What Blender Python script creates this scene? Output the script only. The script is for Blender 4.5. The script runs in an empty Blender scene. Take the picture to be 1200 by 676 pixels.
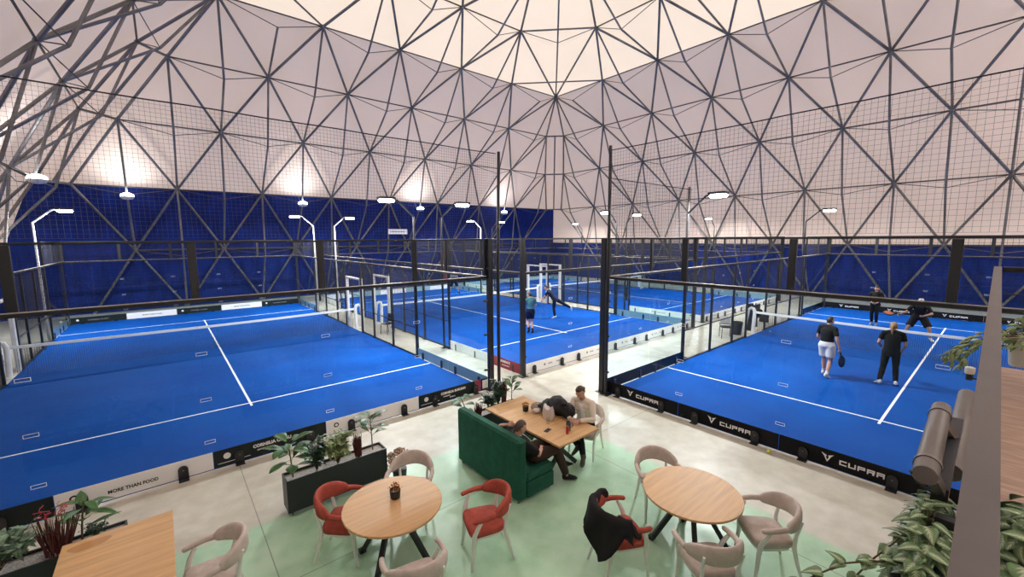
import bpy, math, random
import numpy as np
from mathutils import Vector, Matrix, Quaternion
random.seed(7); rng=np.random.default_rng(7)
PI=math.pi
sc=bpy.context.scene; COL=sc.collection
V=Vector
# ------------------------------------------------------------------ materials
def mat(name,col,rough=.6,metal=0,spec=.5,emit=None,es=0,noise=None,bump=None):
    m=bpy.data.materials.new(name); m.use_nodes=True; nt=m.node_tree; b=nt.nodes['Principled BSDF']
    b.inputs['Base Color'].default_value=(*col,1); b.inputs['Roughness'].default_value=rough
    b.inputs['Metallic'].default_value=metal; b.inputs['Specular IOR Level'].default_value=spec
    if emit: b.inputs['Emission Color'].default_value=(*emit,1); b.inputs['Emission Strength'].default_value=es
    tc=None
    if noise or bump: tc=nt.nodes.new('ShaderNodeTexCoord')
    if noise:   # (scale, amount, detail[, stretch])
        n=nt.nodes.new('ShaderNodeTexNoise'); n.inputs['Scale'].default_value=noise[0]; n.inputs['Detail'].default_value=noise[2]
        mp=nt.nodes.new('ShaderNodeMapping'); nt.links.new(tc.outputs['Object'],mp.inputs[0]); nt.links.new(mp.outputs[0],n.inputs[0])
        if len(noise)>3: mp.inputs['Scale'].default_value=noise[3]
        r=nt.nodes.new('ShaderNodeValToRGB'); a=noise[1]
        r.color_ramp.elements[0].position=.3; r.color_ramp.elements[1].position=.7
        r.color_ramp.elements[0].color=(*[c*(1-a) for c in col],1); r.color_ramp.elements[1].color=(*[min(1,c*(1+a)) for c in col],1)
        nt.links.new(n.outputs['Fac'],r.inputs[0]); nt.links.new(r.outputs[0],b.inputs['Base Color'])
    if bump:    # (scale, strength, distance)
        n=nt.nodes.new('ShaderNodeTexNoise'); n.inputs['Scale'].default_value=bump[0]; n.inputs['Detail'].default_value=3
        nt.links.new(tc.outputs['Object'],n.inputs[0]); k=nt.nodes.new('ShaderNodeBump'); k.inputs['Strength'].default_value=bump[1]; k.inputs['Distance'].default_value=bump[2]
        nt.links.new(n.outputs['Fac'],k.inputs['Height']); nt.links.new(k.outputs[0],b.inputs['Normal'])
    return m
M={}
M['black']=mat('black powder coated steel',(.009,.010,.013),.42)
M['rail']=mat('worn grey top rail',(.30,.27,.235),.5,0,noise=(6,.3,4))
M['white']=mat('white painted metal',(.75,.75,.74),.45)
M['line']=mat('white turf line',(.8,.82,.85),.8)
M['net']=mat('dark net cord',(.012,.014,.022),.8)
M['ballnet']=mat('dark grey ball net cord',(.09,.085,.085),.9)
M['tape']=mat('white net tape',(.86,.87,.88),.7)
M['galv']=mat('galvanised steel tube',(.21,.205,.20),.42,.55,noise=(1.5,.25,3))
M['galvd']=mat('dull steel rod',(.10,.095,.088),.5,.4)
M['boardw']=mat('white printed board',(.88,.88,.87),.5)
M['boardk']=mat('black printed board',(.005,.005,.006),.6,spec=.15)
M['boardg']=mat('dark green grey board',(.010,.016,.015),.6,spec=.2)
M['boardb']=mat('pale teal board back',(.30,.44,.48),.5)
M['boardr']=mat('dark red board',(.25,.012,.03),.5)
M['ink']=mat('black ink',(.01,.01,.01),.6)
M['inkw']=mat('white ink',(.8,.8,.8),.6)
M['inkg']=mat('grey ink',(.3,.3,.32),.6)
M['wood']=mat('oak table top',(.60,.36,.165),.5,noise=(2.2,.13,6,(.7,10,10)))
M['wooddark']=mat('dark edged oak',(.16,.075,.03),.5)
M['red']=mat('brick red upholstery',(.37,.072,.050),.8,spec=.2,noise=(14,.15,3))
M['pale']=mat('pale taupe upholstery',(.56,.475,.425),.85,spec=.2,noise=(14,.1,3))
M['whitewood']=mat('white painted wood',(.84,.83,.79),.45)
M['velvet']=mat('dark green velvet',(.004,.052,.030),.75,spec=.25,noise=(7,.35,4))
M['velvet'].node_tree.nodes['Principled BSDF'].inputs['Sheen Weight'].default_value=.25
M['velvet'].node_tree.nodes['Principled BSDF'].inputs['Sheen Tint'].default_value=(.1,.6,.4,1)
M['planter']=mat('black planter box',(.010,.013,.017),.45)
M['gravel']=mat('pale gravel',(.55,.52,.48),.9,noise=(60,.4,2),bump=(80,.8,.01))
M['leaf']=mat('green leaf',(.035,.11,.02),.42,noise=(8,.4,3))
M['leafd']=mat('dark green leaf',(.012,.045,.018),.45,noise=(9,.4,3))
M['leafl']=mat('pale green leaf',(.20,.27,.10),.5,noise=(9,.35,3))
M['leafs']=mat('silver green leaf',(.13,.21,.13),.5,noise=(20,.5,3))
M['stem']=mat('brown stem',(.09,.055,.03),.8)
M['reed']=mat('dark red reed',(.085,.018,.016),.75,noise=(30,.4,2))
M['reedr']=mat('bright pink red reed tip',(.5,.03,.06),.75)
M['dry']=mat('dried beige blossom',(.40,.27,.19),.9,noise=(40,.45,2))
M['orange']=mat('dried orange flower',(.42,.17,.035),.85,noise=(60,.5,2))
M['pot']=mat('black pot',(.012,.012,.012),.5)
M['skin']=mat('skin',(.55,.31,.22),.55)
M['skin2']=mat('skin tanned',(.46,.25,.17),.55)
M['eye']=mat('dark eye',(.03,.02,.015),.3)
M['lip']=mat('lip',(.38,.12,.10),.5)
M['clblack']=mat('black cloth',(.010,.010,.011),.85,spec=.2)
M['clbrown']=mat('dark brown cloth',(.030,.018,.013),.85,spec=.2)
M['clnavy']=mat('navy cloth',(.006,.010,.035),.8,spec=.2)
M['clwhite']=mat('white cloth',(.68,.67,.68),.85,spec=.2)
M['clcream']=mat('cream knit',(.84,.76,.65),.9,spec=.2)
M['cltee']=mat('off white tee',(.92,.91,.90),.9,spec=.2)
M['clteal']=mat('teal grey tee',(.055,.155,.20),.85,spec=.2)
M['clgrey']=mat('grey cloth',(.20,.20,.22),.85,spec=.2)
M['olive']=mat('olive boot',(.07,.075,.05),.7)
M['hairb']=mat('brown hair',(.045,.024,.013),.55)
M['hairk']=mat('black hair',(.010,.009,.008),.5)
M['hairl']=mat('blonde hair',(.30,.17,.08),.55)
M['ball']=mat('yellow tennis ball',(.62,.66,.06),.9)
M['redcan']=mat('red can',(.42,.015,.01),.35)
M['mug']=mat('grey steel mug',(.10,.115,.11),.35,.4)
M['puffer']=mat('black puffer nylon',(.009,.009,.011),.75,bump=(12,.5,.03))
M['fur']=mat('grey brown fur trim',(.26,.20,.15),.95,bump=(70,1,.02),noise=(50,.5,2))
M['bag']=mat('pale leather bag',(.62,.55,.52),.5)
M['phone']=mat('black glass phone',(.01,.01,.012),.15)
M['tube']=mat('dark grey powder coat',(.13,.115,.105),.45,noise=(7,.12,3))
M['handrail']=mat('grey brown flat rail',(.078,.067,.062),.42,noise=(9,.12,3))
M['racketo']=mat('orange racket face',(.42,.11,.05),.5)
M['racketk']=mat('black racket',(.012,.012,.015),.45)
M['lamp']=mat('lit lamp lens',(1,1,1),.5,emit=(1,.98,.95),es=25)
M['blue']=None
# fabric of the dome
def fabric(name,col,trans,scale=.25):
    m=bpy.data.materials.new(name); m.use_nodes=True; nt=m.node_tree; nt.nodes.clear()
    o=nt.nodes.new('ShaderNodeOutputMaterial'); d=nt.nodes.new('ShaderNodeBsdfDiffuse'); t=nt.nodes.new('ShaderNodeBsdfTranslucent'); mx=nt.nodes.new('ShaderNodeMixShader')
    tc=nt.nodes.new('ShaderNodeTexCoord'); n=nt.nodes.new('ShaderNodeTexNoise'); n.inputs['Scale'].default_value=scale; n.inputs['Detail'].default_value=5
    r=nt.nodes.new('ShaderNodeValToRGB'); r.color_ramp.elements[0].position=.3; r.color_ramp.elements[1].position=.7
    r.color_ramp.elements[0].color=(*[c*.94 for c in col],1); r.color_ramp.elements[1].color=(*col,1)
    nt.links.new(tc.outputs['Object'],n.inputs[0]); nt.links.new(n.outputs[0],r.inputs[0])
    nt.links.new(r.outputs[0],d.inputs[0]); nt.links.new(r.outputs[0],t.inputs[0])
    mx.inputs[0].default_value=trans; nt.links.new(d.outputs[0],mx.inputs[1]); nt.links.new(t.outputs[0],mx.inputs[2]); nt.links.new(mx.outputs[0],o.inputs[0])
    return m
M['fabw']=fabric('white dome fabric',(.90,.73,.635),.25)
M['fabroof']=fabric('translucent cream roof fabric',(.98,.83,.70),.60)
def bluefab():
    m=mat('blue backdrop fabric',(.006,.022,.175),.75,spec=.2); nt=m.node_tree; b=nt.nodes['Principled BSDF']
    tc=nt.nodes.new('ShaderNodeTexCoord'); mp=nt.nodes.new('ShaderNodeMapping'); mp.inputs['Scale'].default_value=(3,3,.12)
    n=nt.nodes.new('ShaderNodeTexNoise'); n.inputs['Scale'].default_value=1; n.inputs['Detail'].default_value=4
    r=nt.nodes.new('ShaderNodeValToRGB'); r.color_ramp.elements[0].position=.3; r.color_ramp.elements[1].position=.75
    r.color_ramp.elements[0].color=(.005,.018,.13,1); r.color_ramp.elements[1].color=(.008,.032,.25,1)
    for a,c in((tc.outputs['Object'],mp.inputs[0]),(mp.outputs[0],n.inputs[0]),(n.outputs[0],r.inputs[0]),(r.outputs[0],b.inputs['Base Color'])): nt.links.new(a,c)
    return m
M['blue']=bluefab()
def turfmat():
    m=mat('blue sanded turf',(.003,.085,.46),.85,spec=.08); nt=m.node_tree; b=nt.nodes['Principled BSDF']
    tc=nt.nodes.new('ShaderNodeTexCoord')
    def noise(s,d,sc=(1,1,1)):
        mp=nt.nodes.new('ShaderNodeMapping'); mp.inputs['Scale'].default_value=sc; n=nt.nodes.new('ShaderNodeTexNoise'); n.inputs['Scale'].default_value=s; n.inputs['Detail'].default_value=d
        nt.links.new(tc.outputs['Object'],mp.inputs[0]); nt.links.new(mp.outputs[0],n.inputs[0]); return n
    n1=noise(.55,7); n2=noise(5,5,(1,.4,1)); 
    a=nt.nodes.new('ShaderNodeMath'); a.operation='MULTIPLY_ADD'; a.inputs[1].default_value=.3; nt.links.new(n2.outputs[0],a.inputs[0]); nt.links.new(n1.outputs[0],a.inputs[2])
    r=nt.nodes.new('ShaderNodeValToRGB'); r.color_ramp.elements[0].position=.45; r.color_ramp.elements[1].position=.9
    r.color_ramp.elements[0].color=(.0008,.050,.27,1); r.color_ramp.elements[1].color=(.003,.078,.36,1)
    nt.links.new(a.outputs[0],r.inputs[0]); nt.links.new(r.outputs[0],b.inputs['Base Color'])
    n3=noise(220,2); k=nt.nodes.new('ShaderNodeBump'); k.inputs['Strength'].default_value=.35; k.inputs['Distance'].default_value=.01
    nt.links.new(n3.outputs[0],k.inputs['Height']); nt.links.new(k.outputs[0],b.inputs['Normal']); return m
M['turf']=turfmat()
def glassmat(name='clear court glass',tint=(.93,.97,.98)):
    m=bpy.data.materials.new(name); m.use_nodes=True; nt=m.node_tree; nt.nodes.clear()
    o=nt.nodes.new('ShaderNodeOutputMaterial'); t=nt.nodes.new('ShaderNodeBsdfTransparent'); t.inputs[0].default_value=(*tint,1)
    g=nt.nodes.new('ShaderNodeBsdfGlossy'); g.inputs['Roughness'].default_value=.02; f=nt.nodes.new('ShaderNodeFresnel'); f.inputs[0].default_value=1.33
    ge=nt.nodes.new('ShaderNodeNewGeometry'); mm=nt.nodes.new('ShaderNodeMath'); mm.operation='SUBTRACT'; mm.use_clamp=True; nt.links.new(f.outputs[0],mm.inputs[0]); nt.links.new(ge.outputs['Backfacing'],mm.inputs[1])
    mx=nt.nodes.new('ShaderNodeMixShader'); nt.links.new(mm.outputs[0],mx.inputs[0]); nt.links.new(t.outputs[0],mx.inputs[1]); nt.links.new(g.outputs[0],mx.inputs[2]); nt.links.new(mx.outputs[0],o.inputs[0])
    return m
M['glass']=glassmat()
def floormat():
    m=mat('polished concrete with green paint',(.6,.57,.5),.28,spec=.5); nt=m.node_tree; b=nt.nodes['Principled BSDF']; L=nt.links.new
    tc=nt.nodes.new('ShaderNodeTexCoord'); sp=nt.nodes.new('ShaderNodeSeparateXYZ'); L(tc.outputs['Object'],sp.inputs[0])
    def N(s,d,src=None):
        n=nt.nodes.new('ShaderNodeTexNoise'); n.inputs['Scale'].default_value=s; n.inputs['Detail'].default_value=d; L(tc.outputs['Object'],n.inputs[0]); return n.outputs[0]
    def mth(op,a,b_=None,c=None):
        n=nt.nodes.new('ShaderNodeMath'); n.operation=op
        for i,x in enumerate((a,b_,c)):
            if x is None: continue
            if isinstance(x,(int,float)): n.inputs[i].default_value=x
            else: L(x,n.inputs[i])
        return n.outputs[0]
    def ramp(f,cols):
        r=nt.nodes.new('ShaderNodeValToRGB'); e=r.color_ramp.elements
        while len(e)<len(cols): e.new(.5)
        for k,(p,c) in enumerate(cols): e[k].position=p; e[k].color=(*c,1)
        L(f,r.inputs[0]); return r.outputs[0]
    mixn=mth('MULTIPLY_ADD',N(3.5,8),.45,mth('MULTIPLY',N(.5,5),.55))
    conc=ramp(mixn,[(.36,(.47,.43,.345)),(.5,(.56,.525,.44)),(.64,(.66,.63,.55))])
    green=ramp(mixn,[(.36,(.30,.50,.31)),(.5,(.40,.62,.42)),(.64,(.50,.69,.50))])
    wob=mth('MULTIPLY',mth('SUBTRACT',N(1.3,4),.5),.35)
    def below(x,lim,w): # smooth 1 below lim
        return mth('SUBTRACT',1.0,nsm(mth('ADD',x,wob),lim-w,lim+w))
    def nsm(x,a,b2):
        n=nt.nodes.new('ShaderNodeMapRange'); n.interpolation_type='SMOOTHSTEP'; L(x,n.inputs['Value']); n.inputs['From Min'].default_value=a; n.inputs['From Max'].default_value=b2; return n.outputs[0]
    diag=mth('ADD',sp.outputs[0],mth('MULTIPLY',sp.outputs[1],.9))
    mask=mth('MULTIPLY',mth('MULTIPLY',below(sp.outputs[0],6.45,.10),below(sp.outputs[1],6.5,.10)),below(diag,10.9,.12))
    mx=nt.nodes.new('ShaderNodeMix'); mx.data_type='RGBA'; L(mask,mx.inputs[0]); L(conc,mx.inputs[6]); L(green,mx.inputs[7])
    # saw-cut joints
    def joint(x,off,per):
        d=mth('ABSOLUTE',mth('SUBTRACT',mth('WRAP',mth('SUBTRACT',x,off),per*.5,-per*.5),0.0)); return mth('LESS_THAN',d,.007)
    j=mth('MAXIMUM',joint(sp.outputs[0],.76,5.12),joint(sp.outputs[1],5.12,5.1))
    mj=nt.nodes.new('ShaderNodeMix'); mj.data_type='RGBA'; L(mth('MULTIPLY',j,.7),mj.inputs[0]); L(mx.outputs[2],mj.inputs[6]); mj.inputs[7].default_value=(.16,.17,.14,1)
    L(mj.outputs[2],b.inputs['Base Color'])
    L(ramp(N(2.2,6),[(.35,(.30,)*3),(.7,(.50,)*3)]),b.inputs['Roughness'])
    return m
M['floor']=floormat()
def deckmat():
    m=mat('brown wood look deck',(.25,.16,.11),.5); nt=m.node_tree; b=nt.nodes['Principled BSDF']; L=nt.links.new
    tc=nt.nodes.new('ShaderNodeTexCoord'); mp=nt.nodes.new('ShaderNodeMapping'); mp.inputs['Scale'].default_value=(18,2.5,4); L(tc.outputs['Object'],mp.inputs[0])
    n=nt.nodes.new('ShaderNodeTexNoise'); n.inputs['Scale'].default_value=2; n.inputs['Detail'].default_value=8; L(mp.outputs[0],n.inputs[0])
    r=nt.nodes.new('ShaderNodeValToRGB'); r.color_ramp.elements[0].position=.32; r.color_ramp.elements[0].color=(.26,.16,.115,1); r.color_ramp.elements[1].position=.7; r.color_ramp.elements[1].color=(.45,.31,.235,1)
    L(n.outputs[0],r.inputs[0]); L(r.outputs[0],b.inputs['Base Color']); return m
M['deck']=deckmat()
def leafvar():
    m=mat('variegated leaf',(.05,.13,.04),.42); nt=m.node_tree; b=nt.nodes['Principled BSDF']; L=nt.links.new
    uv=nt.nodes.new('ShaderNodeUVMap'); sp=nt.nodes.new('ShaderNodeSeparateXYZ'); L(uv.outputs[0],sp.inputs[0])
    a=nt.nodes.new('ShaderNodeMath'); a.operation='SUBTRACT'; a.inputs[1].default_value=.5; L(sp.outputs[0],a.inputs[0])
    c=nt.nodes.new('ShaderNodeMath'); c.operation='ABSOLUTE'; L(a.outputs[0],c.inputs[0])
    # side veins: stripes of (v - |u|)
    s=nt.nodes.new('ShaderNodeMath'); s.operation='MULTIPLY_ADD'; s.inputs[1].default_value=-.9; L(c.outputs[0],s.inputs[0]); L(sp.outputs[1],s.inputs[2])
    w=nt.nodes.new('ShaderNodeMath'); w.operation='SINE'; k=nt.nodes.new('ShaderNodeMath'); k.operation='MULTIPLY'; k.inputs[1].default_value=38; L(s.outputs[0],k.inputs[0]); L(k.outputs[0],w.inputs[0])
    w2=nt.nodes.new('ShaderNodeMath'); w2.operation='MULTIPLY_ADD'; w2.inputs[1].default_value=-.07; L(w.outputs[0],w2.inputs[0]); L(c.outputs[0],w2.inputs[2])
    r=nt.nodes.new('ShaderNodeValToRGB'); r.color_ramp.elements[0].position=.0; r.color_ramp.elements[0].color=(.48,.55,.37,1); r.color_ramp.elements[1].position=.2; r.color_ramp.elements[1].color=(.105,.19,.075,1)
    L(w2.outputs[0],r.inputs[0]); L(r.outputs[0],b.inputs['Base Color']); return m
M['leafvar']=leafvar()
# ------------------------------------------------------------------ mesh builder
class MB:
    def __init__(s): s.v=[]; s.f=[]; s.m=[]; s.uv={}
    def add(s,vs,fs,mi=0):
        o=len(s.v); s.v+= [tuple(p) for p in vs]; s.f+=[tuple(i+o for i in f) for f in fs]; s.m+=[mi]*len(fs); return o
    def box(s,a,b,mi=0,rot=None):
        x0,y0,z0=a; x1,y1,z1=b
        s.add([(x0,y0,z0),(x1,y0,z0),(x1,y1,z0),(x0,y1,z0),(x0,y0,z1),(x1,y0,z1),(x1,y1,z1),(x0,y1,z1)],
              [(0,3,2,1),(4,5,6,7),(0,1,5,4),(1,2,6,5),(2,3,7,6),(3,0,4,7)],mi); return s
    def bbox(s,a,b,e=.01,mi=0):
        # box with chamfered edges (all 12)
        a=V(a);b=V(b);c=(a+b)/2;h=(b-a)/2; e=min(e,min(h)*.9); vs=[];ix={}
        for sx in(-1,1):
            for sy in(-1,1):
                for sz in(-1,1):
                    for k in range(3):
                        d=[h.x,h.y,h.z]
                        for q in range(3):
                            if q!=k: d[q]-=e
                        ix[(sx,sy,sz,k)]=len(vs); vs.append((c.x+sx*d[0],c.y+sy*d[1],c.z+sz*d[2]))
        fs=[]
        S=(-1,1)
        for k in range(3):
            i,j=[q for q in range(3) if q!=k]
            for sk in S:
                def key(si,sj):
                    t=[0,0,0]; t[k]=sk; t[i]=si; t[j]=sj; return ix[(*t,k)]
                q=[key(-1,-1),key(1,-1),key(1,1),key(-1,1)]
                if (sk>0) != (k!=1): q=q[::-1]
                fs.append(q)
        for k in range(3):   # edges parallel to k
            i,j=[q for q in range(3) if q!=k]
            for si in S:
                for sj in S:
                    def key(sk,face):
                        t=[0,0,0]; t[k]=sk; t[i]=si; t[j]=sj; return ix[(*t,face)]
                    fs.append([key(-1,i),key(1,i),key(1,j),key(-1,j)])
        for sx in S:
            for sy in S:
                for sz in S: fs.append([ix[(sx,sy,sz,0)],ix[(sx,sy,sz,1)],ix[(sx,sy,sz,2)]])
        s.add(vs,fs,mi); return s
    def bar(s,p,q,w,h=None,up=(0,0,1),mi=0):
        p=V(p);q=V(q);d=(q-p); 
        if d.length<1e-6: return s
        d.normalize(); up=V(up)
        if abs(d.dot(up))>.98: up=V((1,0,0)) if abs(d.x)<.9 else V((0,1,0))
        a=d.cross(up).normalized(); b=a.cross(d); h=w if h is None else h
        vs=[]
        for c in(p,q):
            for i,j in((-1,-1),(1,-1),(1,1),(-1,1)): vs.append(c+a*(i*w/2)+b*(j*h/2))
        s.add(vs,[(0,1,2,3),(7,6,5,4),(0,4,5,1),(1,5,6,2),(2,6,7,3),(3,7,4,0)],mi); return s
    def tube(s,pts,r,n=8,cap=True,mi=0,ell=None,side=None):
        pts=[V(p) for p in pts]; N=len(pts)
        if not hasattr(r,'__len__'): r=[r]*N
        rings=[]; prev=None
        for i,p in enumerate(pts):
            t=(pts[min(i+1,N-1)]-pts[max(i-1,0)])
            if t.length<1e-9: t=V((0,0,1))
            t.normalize()
            if side is not None: a=V(side)-t*t.dot(V(side))
            elif prev is None:
                a=t.cross(V((0,0,1)))
                if a.length<.1: a=V((1,0,0))-t*t.x
            else: a=prev-t*prev.dot(t)
            a.normalize(); prev=a; b=t.cross(a)
            ri=r[i]; ra,rb=(ri if hasattr(ri,'__len__') else (ri,ri*(ell or 1)))
            rings.append([p+a*(math.cos(2*PI*k/n)*ra)+b*(math.sin(2*PI*k/n)*rb) for k in range(n)])
        vs=[q for R in rings for q in R]; fs=[]
        for i in range(N-1):
            for k in range(n): fs.append((i*n+k,i*n+(k+1)%n,(i+1)*n+(k+1)%n,(i+1)*n+k))
        if cap: fs.append(tuple(range(n))[::-1]); fs.append(tuple((N-1)*n+k for k in range(n)))
        s.add(vs,fs,mi); return s
    def lathe(s,prof,c=(0,0,0),n=24,mi=0,cap=True):
        c=V(c); vs=[]; fs=[]; N=len(prof)
        for r,z in prof:
            for k in range(n): vs.append(c+V((r*math.cos(2*PI*k/n),r*math.sin(2*PI*k/n),z)))
        for i in range(N-1):
            for k in range(n): fs.append((i*n+k,i*n+(k+1)%n,(i+1)*n+(k+1)%n,(i+1)*n+k))
        if cap:
            if prof[0][0]>1e-5: fs.append(tuple(range(n))[::-1])
            if prof[-1][0]>1e-5: fs.append(tuple((N-1)*n+k for k in range(n)))
        s.add(vs,fs,mi); return s
    def sph(s,c,r,n=12,m=8,mi=0,rot=None):
        c=V(c); r=V(r) if hasattr(r,'__len__') else V((r,r,r)); vs=[];fs=[]
        for i in range(1,m):
            th=PI*i/m
            for k in range(n):
                d=V((math.sin(th)*math.cos(2*PI*k/n)*r.x,math.sin(th)*math.sin(2*PI*k/n)*r.y,math.cos(th)*r.z))
                if rot: d=rot@d
                vs.append(c+d)
        t=V((0,0,r.z)); 
        if rot: t=rot@t
        vs+= [c+t,c-t]; T=len(vs)-2
        for i in range(m-2):
            for k in range(n): fs.append((i*n+k,(i+1)*n+k,(i+1)*n+(k+1)%n,i*n+(k+1)%n))
        for k in range(n): fs.append((T,k,(k+1)%n)); fs.append((T+1,(m-2)*n+(k+1)%n,(m-2)*n+k))
        s.add(vs,fs,mi); return s
    def prism(s,poly,z0,z1,mi=0,mx=None):
        n=len(poly); vs=[V((x,y,z0)) for x,y in poly]+[V((x,y,z1)) for x,y in poly]
        if mx: vs=[mx@p for p in vs]
        fs=[tuple(range(n))[::-1],tuple(range(n,2*n))]+[(k,(k+1)%n,n+(k+1)%n,n+k) for k in range(n)]
        s.add(vs,fs,mi); return s
    def rings(s,rs,mi=0,cap=True):
        n=len(rs[0]); vs=[p for r in rs for p in r]; fs=[]
        for i in range(len(rs)-1):
            for k in range(n): fs.append((i*n+k,i*n+(k+1)%n,(i+1)*n+(k+1)%n,(i+1)*n+k))
        if cap: fs.append(tuple(range(n))[::-1]); fs.append(tuple((len(rs)-1)*n+k for k in range(n)))
        s.add(vs,fs,mi); return s
    def grid(s,G,mi=0,flip=False):
        a=len(G);b=len(G[0]); vs=[p for r in G for p in r]; fs=[]
        for i in range(a-1):
            for j in range(b-1):
                f=(i*b+j,i*b+j+1,(i+1)*b+j+1,(i+1)*b+j); fs.append(f[::-1] if flip else f)
        return s.add(vs,fs,mi)
    def mesh(s,name):
        me=bpy.data.meshes.new(name); me.from_pydata([tuple(p) for p in s.v],[],s.f); me.update(); return me
    def build(s,name,mats,parent=None,smooth=False,loc=None,fixn=False):
        me=s.mesh(name)
        if not isinstance(mats,(list,tuple)): mats=[mats]
        for m in mats: me.materials.append(M[m] if isinstance(m,str) else m)
        me.polygons.foreach_set('material_index',s.m)
        if smooth: 
            me.polygons.foreach_set('use_smooth',[True]*len(me.polygons))
            try: me.set_sharp_from_angle(angle=math.radians(smooth if smooth>1 else 45))
            except Exception: pass
        if fixn:
            import bmesh
            bm=bmesh.new(); bm.from_mesh(me); bmesh.ops.recalc_face_normals(bm,faces=bm.faces); bm.to_mesh(me); bm.free()
        o=bpy.data.objects.new(name,me); COL.objects.link(o)
        if parent: o.parent=parent
        if loc is not None: o.location=loc
        return o
def thing(name,label,cat,loc=(0,0,0),rz=0,group=None):
    o=bpy.data.objects.new(name,None); COL.objects.link(o); o.location=loc; o.rotation_euler=(0,0,rz); o.empty_display_size=.1
    return tag(o,label,cat,group)
def tag(o,label,cat,group=None,kind=None):
    o['label']=label; o['category']=cat
    if group: o['group']=group
    if kind: o['kind']=kind
    return o
def struct(o): o['kind']='structure'; return o
def dup(root,loc,rz,label,group=None):
    r=root.copy(); COL.objects.link(r); r.location=loc; r.rotation_euler=(0,0,rz); r['label']=label
    if group: r['group']=group
    for ch in list(root.children):
        c=ch.copy(); COL.objects.link(c); c.parent=r
        for g in list(ch.children):
            d=g.copy(); COL.objects.link(d); d.parent=c
    return r
_tc={}
def text(name,s,size,m,parent,mx,wide=1.0,bold=0.0,align='LEFT',th=.002):
    key=(s,size,wide,bold,align,m)
    if key not in _tc:
        cu=bpy.data.curves.new(name,'FONT'); cu.body=s; cu.size=size; cu.offset=bold; cu.extrude=th; cu.align_x=align; cu.resolution_u=3
        t=bpy.data.objects.new('tmp',cu); COL.objects.link(t)
        me=bpy.data.meshes.new_from_object(t.evaluated_get(bpy.context.evaluated_depsgraph_get())); bpy.data.objects.remove(t)
        me.transform(Matrix.Diagonal((wide,1,1,1))); me.materials.clear(); me.materials.append(M[m]); _tc[key]=me
    o=bpy.data.objects.new(name,_tc[key]); COL.objects.link(o); o.parent=parent; o.matrix_local=mx; return o
def txmx(u,v,z,face):   # text facing: 'n' outward -v , etc (local court coordinates)
    c={'-v':((1,0,0),(0,0,1),(0,-1,0)),'+v':((-1,0,0),(0,0,1),(0,1,0)),'-u':((0,-1,0),(0,0,1),(-1,0,0)),'+u':((0,1,0),(0,0,1),(1,0,0))}[face]
    m=Matrix.Identity(4)
    for k in range(3):
        for i in range(3): m[i][k]=c[k][i]
    m.translation=V((u,v,z)); return m
# ------------------------------------------------------------------ camera
f,h,yaw,pit,rol=487.56,4.0145,0.69819,0.12059,-0.006664
fw=V((math.sin(yaw)*math.cos(pit),math.cos(yaw)*math.cos(pit),-math.sin(pit))); r0=V((math.cos(yaw),-math.sin(yaw),0)); u0=r0.cross(fw)
rr=r0*math.cos(rol)+u0*math.sin(rol); uu=-r0*math.sin(rol)+u0*math.cos(rol)
cam=bpy.data.cameras.new('camera'); co=bpy.data.objects.new('camera',cam); COL.objects.link(co)
mw=Matrix.Identity(4)
for i in range(3): mw[i][0]=rr[i]; mw[i][1]=uu[i]; mw[i][2]=-fw[i]; mw[i][3]=(0,0,h)[i]
co.matrix_world=mw; cam.sensor_width=36; cam.lens=36*f/1200; cam.clip_start=.05; cam.clip_end=300; sc.camera=co
# ------------------------------------------------------------------ building shell
CX,CY=13.1,12.37
HR=[19.75,18.65,17.22,15.33,13.15,10.36,7.1,3.7,0.02]
ZR=[0,3.48,6.77,9.72,12.36,14.42,16.0,17.05,17.45]
MB().box((CX-24,CY-24,-.1),(CX+24,CY+24,0)).build('floor','floor').__setitem__('kind','structure')
def face_pt(side,t,q,z):
    # t runs along the wall, q distance from the centre
    if side=='back': return V((t,CY+q,z))
    if side=='right': return V((CX+q,t,z))
    if side=='left': return V((CX-q,t,z))
    return V((t,CY-q,z))
OUT=.35
def fab(side,r0,r1,mats,name,blue_to):
    mb=MB(); c=CX if side in('back','front') else CY
    for r in range(r0,r1):
        qa,qb=HR[r]+OUT,HR[r+1]+OUT; za,zb=ZR[r]+(.12*r/5 if r else -.05),ZR[r+1]+.12*(r+1)/5
        for k in range(8):
            a0,a1=-1+k/4,-1+(k+1)/4
            mb.add([face_pt(side,c+a0*qa,qa,za),face_pt(side,c+a1*qa,qa,za),face_pt(side,c+a1*qb,qb,zb),face_pt(side,c+a0*qb,qb,zb)],[(0,1,2,3)],1 if r<blue_to else 0)
    return struct(mb.build(name,mats))
fab('back',0,5,['fabw','blue'],'wall_back',2)
fab('right',0,5,['fabw','blue'],'wall_right',1)
fab('left',0,5,['fabw','blue'],'wall_left',1)
fab('front',0,5,['fabw','blue'],'wall_front',1)
mb=MB()
for side in('back','right','left','front'):
    c=CX if side in('back','front') else CY
    for r in range(5,8):
        qa,qb=HR[r]+OUT,HR[r+1]+OUT*(r<7); za,zb=ZR[r]+.12,ZR[r+1]+.15
        for k in range(8):
            a0,a1=-1+k/4,-1+(k+1)/4
            mb.add([face_pt(side,c+a0*qa,qa,za),face_pt(side,c+a1*qa,qa,za),face_pt(side,c+a1*qb,qb,zb),face_pt(side,c+a0*qb,qb,zb)],[(0,1,2,3)])
struct(mb.build('ceiling','fabroof'))
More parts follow.
